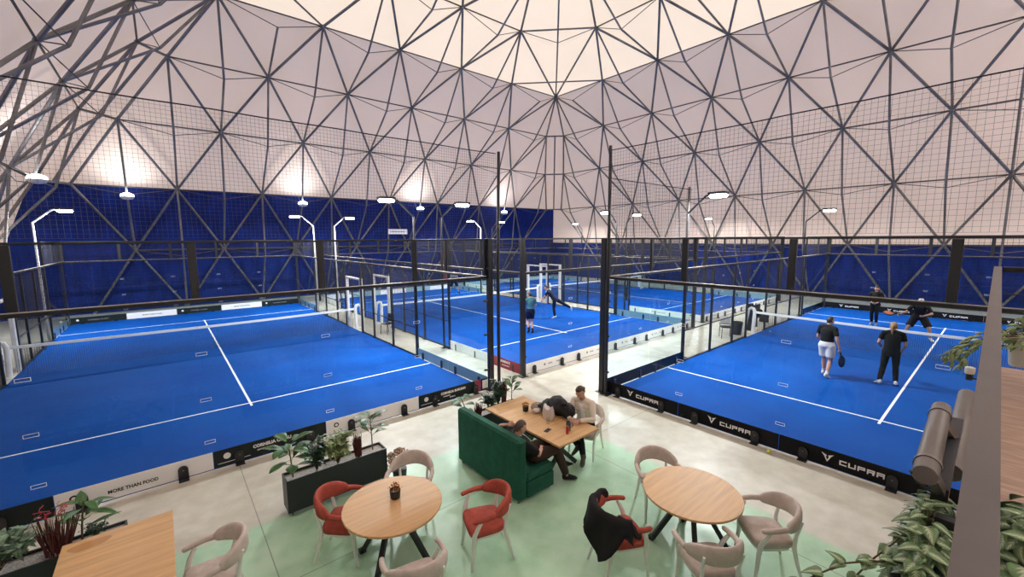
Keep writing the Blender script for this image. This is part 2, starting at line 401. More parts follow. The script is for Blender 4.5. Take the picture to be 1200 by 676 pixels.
# space frame: nodes N on the surface, kinked verticals through points set 1 m inward
S=4.05; DEL=1.0
def frame(side,rows,name):
    c=CX if side in('back','front') else CY
    def nodes(r):
        if r>=8: return []
        q=HR[r]; ts=[c+(i+(.5 if (r+8)%2 else 0))*S for i in range(-9,9)]
        lim=q-(.6 if r not in(5,7) else 1.2)
        ts=[t for t in ts if abs(t-c)<lim+.05]
        return ts
    def nrm(r):
        a,b=max(r-1,0),min(r+1,8); dq=HR[b]-HR[a]; dz=ZR[b]-ZR[a]; l=math.hypot(dq,dz); return (-dz/l,dq/l)
    P=lambda t,r:face_pt(side,t,HR[r],ZR[r])
    def Mid(t,r):
        n=nrm(r); return face_pt(side,t,HR[r]+n[0]*DEL,ZR[r]+n[1]*DEL)
    big=MB(); ver=MB(); thin=MB()
    R=lambda p,q,rad,mb,n=8: mb.tube([p,q],rad,n)
    allr={r:nodes(r) for r in range(0,9)}
    for r in rows:
        ts=allr[r]; ends=[]
        if r in(5,7): ends=[c-HR[r],c+HR[r]]
        full=sorted(ts+ends)
        for a,b in zip(full[:-1],full[1:]):
            R(P(a,r),P(b,r),.036 if r>1 else .05,thin)
            if r>0 and r<8:
                m=Mid((a+b)/2,r)
                thin.tube([P(a,r),m],.02,6); thin.tube([m,P(b,r)],.02,6)
        if r+1 in rows:
            up=sorted(allr[r+1]+([c-HR[r+1],c+HR[r+1]] if r+1 in(5,7) else []))
            for t in full:
                for u in up:
                    if abs(abs(u-t)-S/2)<.75: R(P(t,r),P(u,r+1),.062,big)
        # kinked verticals through the mid point of row r
        if r-1 in rows and r+1 in rows and r<8:
            for a,b in zip(full[:-1],full[1:]):
                t=(a+b)/2
                lo=[x for x in allr[r-1] if abs(x-t)<.5]; hi=[x for x in sorted(allr[r+1]+([c-HR[r+1],c+HR[r+1]] if r+1 in(5,7) else [])) if abs(x-t)<1.1]
                m=Mid(t,r)
                if lo: R(P(lo[0],r-1),m,.05,ver)
                if hi: R(m,P(hi[0],r+1),.05,ver)
    # hub plates
    for r in rows:
        for t in allr[r]: big.sph(P(t,r),.10,8,6)
    return big,ver,thin
def emit_frame(k,side,rows):
    big,ver,thin=frame(side,rows,'')
    o=struct(big.build('trim_%d'%k,'galv',smooth=True)); struct(ver.build('trim_%d'%(k+1),'galv',smooth=True)); struct(thin.build('trim_%d'%(k+2),'galvd',smooth=True))
emit_frame(1,'back',range(0,8)); emit_frame(4,'right',range(0,8)); emit_frame(7,'left',range(0,8))
# corner ties at the back right and back left corners
mb=MB(); th=MB()
for sx in(1,-1):
    for r in(2,3,4):
        n1=[CX+sx*(math.floor((HR[r]-.55)/S*2+.0)/2)*S,0]
    def last(c,r):
        k=0 if r%2==0 else .5
        best=max([i+k for i in range(0,9) if (i+k)*S<HR[r]-.55]); return best*S
    for r in(2,3,4):
        a=V((CX+sx*last(CX,r),CY+HR[r],ZR[r])); b=V((CX+sx*HR[r],CY+last(CY,r),ZR[r])); mb.tube([a,b],.06,8)
        if r<4:
            for A,B in((0,0),):
                a2=V((CX+sx*last(CX,r+1),CY+HR[r+1],ZR[r+1])); b2=V((CX+sx*HR[r+1],CY+last(CY,r+1),ZR[r+1]))
                mb.tube([a,a2],.045,8); mb.tube([b,b2],.045,8)
                mb.tube([(a+b)/2,(a2+b2)/2],.06,8)
    a5=V((CX+sx*HR[5],CY+HR[5],ZR[5]))
    for p in(V((CX+sx*last(CX,4),CY+HR[4],ZR[4])),V((CX+sx*HR[4],CY+last(CY,4),ZR[4]))): mb.tube([a5,p],.05,8)
    # row 6: chamfer strut with its kinked hip tube
    la=2 and S*1.0
    p6=V((CX+sx*S,CY+HR[6],ZR[6])); q6=V((CX+sx*HR[6],CY+S,ZR[6])); mb.tube([p6,q6],.05,8)
    m6=V((CX+sx*(HR[6]-.9),CY+HR[6]-.9,ZR[6]-.35)); a7=V((CX+sx*HR[7],CY+HR[7],ZR[7]))
    mb.tube([a5,m6],.05,8); mb.tube([m6,a7],.05,8); th.tube([p6,m6],.02,6); th.tube([m6,q6],.02,6); mb.tube([a5,p6],.06,8); mb.tube([a5,q6],.06,8)
    p5=V((CX+sx*1.5*S,CY+HR[5],ZR[5])); q5=V((CX+sx*HR[5],CY+1.5*S,ZR[5])); mb.tube([p5,q5],.045,8)
struct(mb.build('trim_10','galv',smooth=True)); struct(th.build('trim_11','galvd',smooth=True))
# ------------------------------------------------------------------ padel courts
# local axes of a court: u across (0..10), v along (0..20), near end wall at v=0
def court_turf(label,loc,rz):
    t=MB().box((-.015,-.02,0),(10.015,20.02,.012)).build('court_turf','turf',loc=loc); t.rotation_euler=(0,0,rz)
    tag(t,label,'court')
    for y in(3.05,16.95): MB().box((0.02,y-.025,.012),(9.98,y+.025,.0145)).build('service_line','line',t)
    MB().box((4.975,2.83,.0125),(5.025,17.17,.0155)).build('center_line','line',t)
    return t
def net(label,loc,rz):
    t=thing('court_net',label,'net',loc,rz)
    mb=MB()
    def zt(u): return .90-.04*math.sin(PI*u/10)
    n=200
    for i in range(n+1):
        u=.05+9.9*i/n; mb.bar((u,10,.03),(u,10,zt(u)-.02),.007,.004,(0,1,0))
    for j in range(19):
        z=.04+.045*j; mb.bar((.05,10,z),(9.95,10,z),.004,.007,(0,1,0))
    mb.build('net_mesh','net',t)
    mb=MB(); pts=[(u,10,zt(u)) for u in np.linspace(-.02,10.02,11)]
    for a,b in zip(pts[:-1],pts[1:]): mb.bar(a,b,.03,.085)
    tp=mb.build('headband','tape',t)
    for s in(0,1):
        x=-.12 if s==0 else 10.12; sg=-1 if s==0 else 1
        mb=MB().tube([(x,10,.0),(x-.02*sg,10,.5),(x-.03*sg,10,.92),(x+.02*sg,10,1.04),(x+.10*sg,10,1.06),(x+.2*sg,10,.98),(x+.27*sg,10,.5),(x+.3*sg,10,.0)],[.07,.07,.07,.07,.065,.06,.05,.05],10)
        mb.bbox((x-.1+.1*sg,9.87,0),(x+.1+.1*sg,10.13,.03),.008)
        mb.build('net_post','white',t,smooth=True)
    return t
def wires(u0,u1,z0,z1,fn,pitch=.05,w=.0032):
    mb=MB(); nu=int(round((u1-u0)/pitch)); nz=int(round((z1-z0)/pitch))
    for i in range(nu+1):
        u=u0+(u1-u0)*i/nu; mb.bar(fn(u,z0),fn(u,z1),w)
    for j in range(nz+1):
        z=z0+(z1-z0)*j/nz; mb.bar(fn(u0,z),fn(u1,z),w)
    return mb
def enclosure(label,loc,rz,arches=(0,0)):
    t=thing('court_enclosure',label,'court fence',loc,rz)
    K='black'
    for e,(v,sg) in enumerate(((-.03,-1),(20.03,1))):
        for k in range(5):
            g=MB().box((k*2+.004,v-.006,.02),(k*2+1.996,v+.006,2.96)).build('glass_panel','glass',t)
        for k in range(1,5):
            for z in(.53,1.29,2.1):
                mb=MB()
                for q in(-1,1):
                    mb.bar((k*2-.078,v+sg*.011,z+q*.025),(k*2+.078,v+sg*.011,z+q*.025),.006,.006)
                    mb.bar((k*2+q*.075,v+sg*.011,z-.025),(k*2+q*.075,v+sg*.011,z+.025),.006,.006)
                mb.build('glass_clamp','tape',t)
        mb=MB().bbox((-.06,v-.03,2.975),(10.06,v+.03,3.035),.006); mb.build('wall_beam',K,t)
        MB().box((-.06,v-.028,3.036),(10.06,v+.028,3.046)).build('beam_cap','rail',t)
        MB().bbox((-.06,v-.02,3.965),(10.06,v+.02,4.0),.004).build('top_rail',K,t)
        for k in range(6):
            u=k*2; MB().bbox((u-.06,v-.03,3.053),(u+.06,v+.03,3.964),.006).build('mesh_post',K,t)
        wires(.06,9.94,3.06,3.96,lambda u,z:(u,v,z)).build('wall_mesh','net',t)
        for k in range(10):
            u=.4+2*(k//2)+(1.2 if k%2 else 0); mb=MB()
            pr=[(-.07,.0),(.07,.0),(.07,.17)]+[(.07*math.cos(a),.17+.07*math.sin(a)) for a in np.linspace(.3,PI-.3,6)]+[(-.07,.17)]
            mx=Matrix(((1,0,0,u),(0,0,-sg*-1,v+sg*.03),(0,1,0,.005),(0,0,0,1)))
            mb.prism(pr,0,.022,0,mx); mb.box((u-.07,min(v+sg*.03,v+sg*.13),.002),(u+.07,max(v+sg*.03,v+sg*.13),.014)); mb.sph((u,v+sg*.058,.17),.014,6,4,1)
            mb.build('glass_foot',[K,'galv'],t,fixn=True)
    for s,(u,sg) in enumerate(((-.03,-1),(10.03,1))):
        for v0 in(0,2,16,18):
            MB().box((u-.006,v0+.03,.02),(u+.006,v0+1.97,2.96)).build('glass_panel','glass',t)
        MB().bbox((u-.03,.02,2.975),(u+.03,19.98,3.035),.006).build('side_beam',K,t)
        MB().box((u-.028,.02,3.036),(u+.028,19.98,3.046)).build('beam_cap','rail',t)
        for v0,v1 in((0,4),(16,20)):
            MB().bbox((u-.02,v0,3.965),(u+.02,v1,4.0),.004).build('top_rail',K,t)
            wires(v0+.05,v1-.05,3.06,3.96,lambda v,z:(u,v,z)).build('side_mesh','net',t)
        for v in(2,4,16,18): MB().bbox((u-.03,v-.05,3.053),(u+.03,v+.05,3.964),.006).build('mesh_post',K,t)
        for v in(4,5.9,7.7,9,11,12.3,14.1,16):
            mb=MB().bbox((u-.03,v-.045,.0),(u+.03,v+.045,2.954),.006); mb.bbox((u-.08,v-.1,0),(u+.08,v+.1,.012),.003); mb.build('side_post',K,t)
        for v0,v1 in((4,9),(11,16)):
            wires(v0+.05,v1-.05,.06,2.95,lambda v,z:(u,v,z)).build('side_mesh','net',t)
            MB().box((u-.025,v0,.02),(u+.025,v1,.06)).build('bottom_rail',K,t)
            MB().bar((u,v0,1.02),(u,v1,1.02),.03).build('middle_rail',K,t)
        for v0 in(0,2,16,18):
            for q in(.4,1.6):
                MB().bbox((u-.02,v0+q-.045,.005),(u+.02,v0+q+.045,.24),.01).build('glass_foot',K,t)
        if arches[s]:
            mb=MB()
            for v in(9.12,10.88): mb.bbox((u+sg*.05-.05,v-.09,0.012),(u+sg*.05+.05,v+.09,2.25),.01)
            mb.bbox((u+sg*.05-.05,9.03,2.25),(u+sg*.05+.05,10.97,2.33),.01)
            mb.build('access_arch','white',t)
    for u in(-.08,10.08):
        for v in(-.09,20.09):
            mb=MB().bbox((u-.07,v-.06,0),(u+.07,v+.06,4.0),.008); mb.bbox((u-.13,v-.12,0),(u+.13,v+.12,.015),.004)
            sg=1 if u<5 else -1
            for z in(.55,1.5,2.4): mb.tube([(u+sg*.05,v,z),(u+sg*.17,v+(.05 if v<5 else -.05),z)],.028,8)
            mb.build('corner_post',K,t)
    return t
def board(t,u0,u1,v,m,face='-v',z0=.025,z1=.33,name='ad_board'):
    if face in('-v','+v'): o=MB().box((u0,v-.003,z0),(u1,v+.003,z1)).build(name,m,t)
    else: o=MB().box((v-.003,u0,z0),(v+.003,u1,z1)).build(name,m,t)
    return o
DV=-.042
A0=(-3.62,8.69,0); B0=(7.87,8.9,0); C0=(8.64,6.47,0); D0=(19.36,9.1,0); RC=-PI/2
court_turf('blue sanded turf of the empty left court with white lines',A0,0)
court_turf('blue turf of the middle back court where a teal shirted player stands',B0,0)
court_turf('blue turf of the right court with four players standing on it',C0,RC)
court_turf('blue turf of the far court behind the right corridor',D0,0)
net('white topped net across the empty left court',A0,0)
net('white topped net across the middle back court',B0,0)
net('white topped net on the right court between four players',C0,RC)
net('white topped net across the far court behind the right corridor',D0,0)
EA=enclosure('glass and black mesh fence around the empty left court',A0,0,(1,1))
EB=enclosure('glass and black mesh fence around the middle back court with white boards',B0,0,(1,1))
EC=enclosure('glass and black mesh fence around the right court with black boards',C0,RC,(0,0))
ED=enclosure('glass and black mesh fence of the far court behind the right corridor',D0,0,(1,0))
def disc(t,u,z,r,m,v,face='-v',name='round_logo'):
    mb=MB(); n=20; ring=[]
    sg=-1 if face=='-v' else 1
    vs=[(u+r*math.cos(2*PI*k/n),v,z+r*math.sin(2*PI*k/n)) for k in range(n)]+[(u+r*math.cos(2*PI*k/n),v+sg*.003,z+r*math.sin(2*PI*k/n)) for k in range(n)]
    mb.add(vs,[tuple(range(n)),tuple(range(2*n-1,n-1,-1))]+[(k,k+n,(k+1)%n+n,(k+1)%n) for k in range(n)]); return mb.build(name,m,t,fixn=True)
# left court, near wall
bs=[(0,2.12,'boardg'),(2.12,4.02,'boardw'),(4.02,5.9,'boardg'),(5.9,7.98,'boardw'),(7.98,9.6,'boardg'),(9.6,9.78,'boardr'),(9.78,10,'boardg')]
for u0,u1,m in bs:
    b=board(EA,u0+.004,u1-.004,DV,m)
    if m=='boardw':
        disc(b,u0+.2,.2,.05,'boardg',DV-.004); disc(b,u0+.2,.2,.028,'boardw',DV-.008,name='logo_ring')
        text('lettering','MORE THAN FOOD',.075,'ink',b,txmx(u0+.56,DV-.006,.12,'-v'),.9,.002)
    elif m=='boardg' and u1-u0>1:
        disc(b,u0+.2,.2,.055,'inkw',DV-.004); MB().box((u0+.06,DV-.006,.08),(u0+.55,DV-.003,.09)).build('underline','inkw',b)
        if u0>3:
            text('lettering','CORNELIA OLARU' if u0<5 else 'CORNELIA BURUIAN',.08,'inkw',b,txmx(u0+.6,DV-.006,.2,'-v'),.95,.004)
            text('small_lettering','campania',.05,'inkw',b,txmx(u0+.66,DV-.006,.135,'-v'),1.1,.001)
            text('small_lettering','0749 0',.05,'inkw',b,txmx(u0+.85,DV-.006,.075,'-v'),1.1,.001)
    elif u1-u0<.25 and m=='boardg': MB().box((u0+.05,DV-.008,.06),(u1-.01,DV-.004,.29)).build('white_sticker','boardw',b)
for k in range(5):
    b=board(EA,k*2+.01,k*2+1.99,20.0-.01,'boardg' if k in(0,2,4) else 'boardw','-v')
    if k in(1,3): text('small_lettering','MORE THAN FOOD',.08,'ink',b,txmx(k*2+.6,19.985,.15,'-v'),1.1,.001)
    else: text('small_lettering','CORNELIA OLARU',.08,'inkg',b,txmx(k*2+.6,19.985,.15,'-v'),1.1,.001); disc(b,k*2+.25,.2,.05,'inkw',19.986)
for v0 in(0,16):
    board(EA,v0+.02,v0+3.98,10.03+.012,'boardb','+u',.02,.33); board(EA,v0+.02,v0+3.98,-.03-.012,'boardb','+u',.02,.33)
a=[o for o in EA.children if o.name.startswith('access_arch')]
ar=MB().box((-.02,9.06,.3),(-.018,9.18,2.2)).build('arch_sign','boardw',EA)
mx=Matrix(((0,0,1,-.016),(0,-1,0,9.12) if 0 else (-0,-1,0,9.16),(1,0,0,.55),(0,0,0,1)))
text('lettering','HAS TASTE',.12,'ink',ar,mx,1.5,.003)
# middle court boards
for k in range(5):
    b=board(EB,k*2+.004,k*2+1.996,DV,'boardw')
    for q,s in((.35,'0749'),(1.0,'MORE'),(1.35,'THAN FOOD')):
        text('small_lettering',s,.06,'inkg',b,txmx(k*2+q,DV-.006,.15,'-v'),1.1,.001)
    disc(b,k*2+.85,.17,.04,'inkg',DV-.004)
for v0,v1,m in((0,1.45,'boardr'),(1.45,3.98,'boardw'),(16.02,19.98,'boardw')):
    b=board(EB,v0+.004,v1,-.03-.014,m,'-u',.02,.33)
    if m=='boardr': text('lettering','MARINATI',.1,'inkw',b,txmx(-.05,1.0,.2,'-u'),1.0,.003); text('small_lettering','gourmet food',.06,'inkw',b,txmx(-.05,.92,.11,'-u'),1.0,.001)
for v0 in(0,16): board(EB,v0+.02,v0+3.98,10.03+.014,'boardb','+u',.02,.33)
for k in range(5): board(EB,k*2+.01,k*2+1.99,20.0-.01,'boardb' if k%2 else 'boardw','-v')
for nm,v,uu_,z,hh in(('1',3.4,10.05,.85,.95),('3',11.05,10.12,.6,.75)):
    b=MB().box((uu_-.002,v-.02-hh*.25,z+.0),(uu_+.0,v+.02+hh*.2,z+.004)).build('number_backing','net',EB)
    text('court_number',nm,hh,'ink',b,txmx(uu_-.006,v+hh*.25,z,'-u'),1.0,.015)
# right court boards: black with emblem and wide lettering
def emblem(t,u,z,s,v):
    mb=MB(); 
    for sx in(1,-1):
        poly=[(.0,.02),(.30,.22),(.55,.52),(.12,.34),(.0,.22)] if 0 else [(.06,.30),(.55,.50),(.30,.18),(.20,-.05),(.0,-.42),(.0,-.18),(.13,.08)]
        vs=[(u+sx*x*s,v,z+y*s) for x,y in poly]+[(u+sx*x*s,v-.003,z+y*s) for x,y in poly]; n=len(poly)
        mb.add(vs,[tuple(range(n)),tuple(range(2*n-1,n-1,-1))]+[(k,k+n,(k+1)%n+n,(k+1)%n) for k in range(n)])
    return mb.build('emblem','inkw',t,fixn=True)
def blockword(t,u,z,s,v):   # wide squared letters C U P R A drawn as bars
    mb=MB(); w=1.0*s; hgt=.82*s; th=.2*s; x=u
    def bar(x0,z0,x1,z1): mb.box((x0,v-.004,z0),(x1,v,z1))
    sl=lambda *a:bar(*a)
    for ch in 'CUPRA':
        if ch=='C': bar(x,z,x+th,z+hgt); bar(x+th,z,x+w,z+th); bar(x+th,z+hgt-th,x+w,z+hgt)
        if ch=='U': bar(x,z,x+th,z+hgt); bar(x+w-th,z,x+w,z+hgt); bar(x+th,z,x+w-th,z+th)
        if ch in'PRA': bar(x,z,x+th,z+hgt); bar(x+th,z+hgt-th,x+w,z+hgt); bar(x+w-th,z+(hgt*.38 if ch!='A' else 0),x+w,z+hgt-th); bar(x+th,z+hgt*.38,x+w-th,z+hgt*.38+th)
        if ch=='R': bar(x+w-th*1.6,z,x+w-th*.3,z+hgt*.38)
        x+=w*1.22
    return mb.build('lettering','inkw',t)
for k in range(5):
    b=board(EC,k*2+.004,k*2+1.996,DV,'boardk')
    blockword(b,k*2+.92,.125,.1,DV-.004); emblem(b,k*2+.75,.175,.16,DV-.004)
    b=board(EC,k*2+.004,k*2+1.996,19.985,'boardk')
    blockword(b,k*2+.92,.125,.1,19.98); emblem(b,k*2+.75,.175,.16,19.98)
for v0 in(0,16):
    for uu_ in(-.045,10.045): board(EC,v0+.02,v0+3.98,uu_,'boardk','-u',.02,.33)
# far court boards
for k in range(5):
    b=board(ED,k*2+.004,k*2+1.996,DV,'boardw'); text('small_lettering','MORE THAN FOOD',.08,'inkg',b,txmx(k*2+.6,DV-.006,.15,'-v'),1.1,.001)
    board(ED,k*2+.01,k*2+1.99,19.985,'boardb','-v')
for v0 in(0,16):
    b=board(ED,v0+.02,v0+3.98,-.045,'boardw','-u',.02,.33); board(ED,v0+.02,v0+3.98,10.045,'boardb','-u',.02,.33)
    text('small_lettering','MORE THAN FOOD',.08,'inkg',b,txmx(-.05,v0+2.6,.15,'-u'),1.1,.001)
# ------------------------------------------------------------------ court floodlights on the side posts
def cw(c0,rz,u,v): 
    return V((c0[0]+u*math.cos(rz)-v*math.sin(rz),c0[1]+u*math.sin(rz)+v*math.cos(rz),0))
LAMPW=520
def floodlight(pos,ang,label,m='white',on=True,double=False):
    # pole stands beside the fence; arm reaches over the court in direction ang
    t=thing('floodlight',label,'floodlight',pos,ang,'court floodlights')
    MB().tube([(0,0,0),(0,0,4.75)],[.045,.035],8).bbox((-.09,-.09,0),(.09,.09,.015),.004).build('pole',m,t,smooth=True)
    MB().tube([(0,0,4.74),(.55,0,5.25),(.75,0,5.3)],[.034,.03,.03],8).build('arm',m,t,smooth=True)
    hd=MB().bbox((.66,-.17,5.27),(1.18,.17,5.34),.02).build('lamp_head','black',t)
    MB().bbox((.69,-.15,5.17),(1.15,.15,5.269),.04).build('lamp_lens','lamp',hd)
    ld=bpy.data.lights.new('flood','AREA'); ld.energy=LAMPW; ld.shape='RECTANGLE'; ld.size=.55; ld.size_y=.25; ld.color=(1,.985,.96)
    lo=bpy.data.objects.new('lamp_light',ld); COL.objects.link(lo); lo.parent=t; lo.location=(.92,0,5.155)
    return t
FL=[(A0,0,-.16,16.1,0,'white','floodlight on the left side of the empty left court, beside the pale dome wall'),
(A0,0,10.16,4.2,PI,'black','floodlight on the near right side post of the empty left court'),
(A0,0,10.16,16.1,PI,'white','white floodlight on the far right side post of the empty left court'),
(A0,0,-.16,4.2,0,'black','floodlight on the near left side of the left court, outside the picture'),
(B0,0,-.16,4.2,0,'black','floodlight on the near left side post of the middle back court, seen from behind'),
(B0,0,-.16,16.1,0,'white','floodlight on the far left side post of the middle back court, seen from behind'),
(B0,0,10.16,4.2,PI,'black','floodlight on the near right side post of the middle back court'),
(B0,0,10.16,16.1,PI,'white','floodlight on the far right side post of the middle back court'),
(C0,RC,-.16,4.2,RC,'black','nearest bright floodlight over the left side of the right court'),
(C0,RC,-.16,16.1,RC,'black','floodlight over the far left side of the right court'),
(C0,RC,10.16,4.2,RC+PI,'black','floodlight on the near right side of the right court, behind the balcony'),
(C0,RC,10.16,16.1,RC+PI,'black','floodlight on the far right side of the right court, behind the railing'),
(D0,0,-.16,4.2,0,'black','floodlight on the near left side post of the far court, seen from behind'),
(D0,0,-.16,16.1,0,'black','floodlight on the far left side post of the far court, seen from behind'),
(D0,0,10.16,4.2,PI,'black','floodlight on the near right side of the far court before the pale wall'),
(D0,0,10.16,16.1,PI,'black','floodlight on the far right side of the far court in the corner'),]
for c0,rz,u,v,a,m,lb in FL:
    if 'outside the picture' in lb or 'behind the balcony' in lb: continue
    floodlight(cw(c0,rz,u,v),a,lb,m)
# uplights on the dome frame
UPW=360
def uplight(side,t,label,aim_in):
    q,z=HR[2]-.95,ZR[2]-.62
    p=face_pt(side,t,q,z)
    o=thing('dome_uplight',label,'uplight',p,{'back':0,'left':PI/2,'right':-PI/2,'front':PI}[side],'uplights along the dome frame')
    hd=MB().lathe([(.04,.0),(.2,.03),(.26,.10),(.27,.16),(.02,.165)],(0,0,-.1),20).build('lamp_housing','white',o,smooth=True)
    MB().sph((0,0,.075),(.27,.27,.16),16,10).build('lamp_globe','lamp',hd,smooth=True)
    MB().tube([(0,0,-.1),(0,.5,-.05),(0,.9,.6)],.02,6).build('bracket','galv',o)
    ld=bpy.data.lights.new('uplight','SPOT'); ld.energy=UPW; ld.spot_size=math.radians(130); ld.spot_blend=.9; ld.shadow_soft_size=.2; ld.color=(.93,.97,1)
    lo=bpy.data.objects.new('lamp_light',ld); COL.objects.link(lo); lo.parent=o; lo.location=(0,0,.24)
    d=V((0,.38,1)).normalized(); lo.rotation_euler=d.to_track_quat('-Z','Y').to_euler()
for k,lb in((-3.5,'leftmost bright uplight on the back dome frame above the blue fabric'),(-1.5,'second bright uplight from the left on the back dome frame'),(.5,'third bright uplight from the left on the back dome frame'),(2.5,'bright uplight on the back dome frame nearest the far corner')):
    uplight('back',CX+k*S,lb,1)
for k,lb in((2.5,'bright uplight on the left dome frame behind the steel struts'),(.5,'uplight on the left dome frame beyond the left picture edge')):
    if k==2.5: uplight('left',CY+k*S,lb,1)
UPW=6500  # extra unseen uplights, added to brighten the cafe area
for side,k in(('front',-2.5),('front',.5),('front',3.5),('left',-1.5)):
    uplight(side,(CX if side=='front' else CY)+k*S,'added unseen uplight on the %s dome frame, outside the picture'%{'front':'near','left':'left','right':'right'}[side],1)
# ------------------------------------------------------------------ tall ball nets
def ballnet(label,p,q,z0,z1,pole_at,mpole='black',pitch=.1,w=.0036):
    t=thing('ball_net',label,'ball net',(0,0,0),0)
    p=V(p);q=V(q); L=(q-p).length; d=(q-p)/L
    fn=lambda s,z:(p.x+d.x*s,p.y+d.y*s,z-(.012*math.sin(s*1.6)**2 if z>z1-.01 else 0))
    wires(0,L,z0,z1,fn,pitch,w).build('net_mesh','ballnet',t)
    MB().tube([fn(s,z1) for s in np.linspace(0,L,24)],.011,6).build('top_cord','net',t)
    for i,(x,y,hh) in enumerate(pole_at):
        MB().tube([(x,y,0),(x,y,3.2),(x+(.14 if x<7 else 0),y+(.1 if x<7 else 0),hh)],[.045,.042,.038],10).bbox((x-.12,y-.12,0),(x+.12,y+.12,.015),.004).build('pole',mpole,t,smooth=True)
    return t
ballnet('tall ball net on a thin black pole above the left court end wall',(6.62,8.5,0),(-4.3,8.5,0),4.05,6.12,[(6.66,8.5,6.2)],'black',.062,.0028)
ballnet('tall ball net on a thin black pole above the right court end wall',(8.5,6.42,0),(8.5,-4.6,0),4.05,6.1,[(8.47,6.37,6.2)],'black',.08,.003)
ballnet('low ball net on a short grey pole above the right court left side',(8.75,6.62,0),(13.0,6.62,0),4.05,5.5,[(13.1,6.75,5.6)],'galvd')
# ------------------------------------------------------------------ furniture
def superell(hx,hy,n=28,p=4,fr=1.0):
    out=[]
    for k in range(n):
        a=2*PI*k/n; c,s=math.cos(a),math.sin(a)
        x=math.copysign(abs(c)**(2/p),c)*hx; y=math.copysign(abs(s)**(2/p),s)*hy
        x*=1+(fr-1)*(y/hy*.5+.5); out.append((x,y))
    return out
def armchair(label,loc,face,cov,group):
    t=thing('armchair',label,'chair',(loc[0],loc[1],0),face-PI/2,group)
    mb=MB(); base=superell(.225,.235,28,5,1.14)
    prof=[(.90,.405),(.97,.41),(1.0,.43),(1.0,.465),(.965,.49),(.85,.503),(.5,.508)]
    mb.rings([[V((x*s,y*s+.01,z)) for x,y in base] for s,z in prof]); mb.build('seat',cov,t,smooth=60)
    MB().rings([[V((x*s,y*s+.01,z)) for x,y in base] for s,z in((.9,.365),(.9,.404))]).build('seat_rail','whitewood',t)
    for sx in(-1,1):
        MB().tube([(sx*.245,.235,0),(sx*.24,.215,.15),(sx*.235,.20,.33),(sx*.25,.195,.45),(sx*.285,.165,.56),(sx*.30,.115,.655)],[(.016,.018),(.019,.022),(.022,.03),(.022,.032),(.02,.028),(.016,.02)],8,side=(1,0,0)).build('leg','whitewood',t,smooth=60)
        MB().tube([(sx*.22,-.32,0),(sx*.205,-.26,.2),(sx*.195,-.215,.40),(sx*.20,-.225,.55),(sx*.215,-.275,.74)],[(.015,.017),(.018,.022),(.021,.028),(.019,.024),(.014,.016)],8,side=(1,0,0)).build('leg','whitewood',t,smooth=60)
    # horseshoe of arms and backrest
    def path(a):  # a in -1..1 ; centre line
        th=a*1.25
        return V((.30*math.sin(th)/math.sin(1.25),-.05-.27*(math.cos(th)-math.cos(1.25))/(1-math.cos(1.25)),0))
    R=[]; n=14
    for a in np.linspace(-1,1,21):
        c=path(a); hh=.042+.068*max(0,1-abs(a)**4); zc=.70+.06*(1-a*a); 
        tv=(path(min(a+.02,1))-path(max(a-.02,-1))).normalized(); nn=V((tv.y,-tv.x,0)); ring=[]
        e=1 if abs(a)<.999 else .55
        for k in range(n):
            g=2*PI*k/n; ring.append(c+nn*(math.cos(g)*.035*e+ .03*math.sin(g)*0)+V((0,0,zc+math.copysign(abs(math.sin(g))**.6,math.sin(g))*hh*e)))
        R.append(ring)
    MB().rings(R).build('backrest',cov,t,smooth=70)
    for sx in(-1,1):
        MB().tube([(sx*.30,-.06,.70),(sx*.315,.03,.695),(sx*.315,.12,.683),(sx*.30,.21,.672),(sx*.297,.225,.67)],[(.030,.036),(.030,.034),(.029,.031),(.027,.028),(.015,.015)],10,side=(1,0,0)).build('armrest',cov,t,smooth=70)
    return t
def ang(x,y): return math.atan2(y,x)
GC='upholstered armchairs with white legs'
armchair('red armchair on the left of the round table, between it and the planter',(1.52,5.17),ang(.29,-.25),'red',GC)
armchair('pale armchair behind the round table, in front of the dried blossom bush',(2.47,5.24),ang(-.55,-.7),'pale',GC)
armchair('red armchair beside the green sofa end, right of the round table',(2.87,4.0),ang(-.45,.16),'red',GC)
armchair('pale armchair at the bottom picture edge, in front of the left round table',(1.76,3.69),ang(.12,.6),'pale',GC)
armchair('pale armchair behind the empty round table, facing the camera',(5.27,3.0),ang(-.58,-.72),'pale',GC)
armchair('red armchair with a black jacket hung over its back',(4.0,2.74),ang(.52,-.24),'red',GC)
armchair('pale armchair on the right of the empty round table',(5.35,1.6),ang(-.42,.39),'pale',GC)
armchair('pale armchair in front of the empty round table, seen from behind',(4.35,1.84),ang(.33,.47),'pale',GC)
armchair('pale armchair at the right side of the bottom left table',(.13,5.18),PI,'pale',GC)
WCH=armchair('pale armchair the woman in the cream top sits on',(5.82,4.80),ang(-1,-.30),'pale',GC)
def round_table(label,c):
    t=thing('round_table',label,'table',(*c,0),0,'round oak cafe tables')
    MB().lathe([(.575,.715),(.598,.722),(.6,.728),(.6,.746),(.596,.75)],(0,0,0),64).build('tabletop','wood',t,smooth=30)
    MB().lathe([(.55,.708),(.585,.7145),],(0,0,0),64).build('underside_edge','wooddark',t)
    MB().bbox((-.12,-.12,.69),(.12,.12,.708),.004).build('mounting_plate','black',t)
    for k in range(4):
        a=math.radians(127+90*k); d=V((math.cos(a),math.sin(a),0)); b=MB().bar(d*.07+V((0,0,.70)),d*.455+V((0,0,.03)),.055,.055,(0,0,1))
        b.bbox((d.x*.47-.04,d.y*.47-.04,0),(d.x*.47+.04,d.y*.47+.04,.05),.006); b.build('leg','black',t)
    return t
round_table('round oak table with one flower pot, between red and pale armchairs',(1.955,4.66))
round_table('round oak table with an empty top and black spider legs',(5.0,2.37))
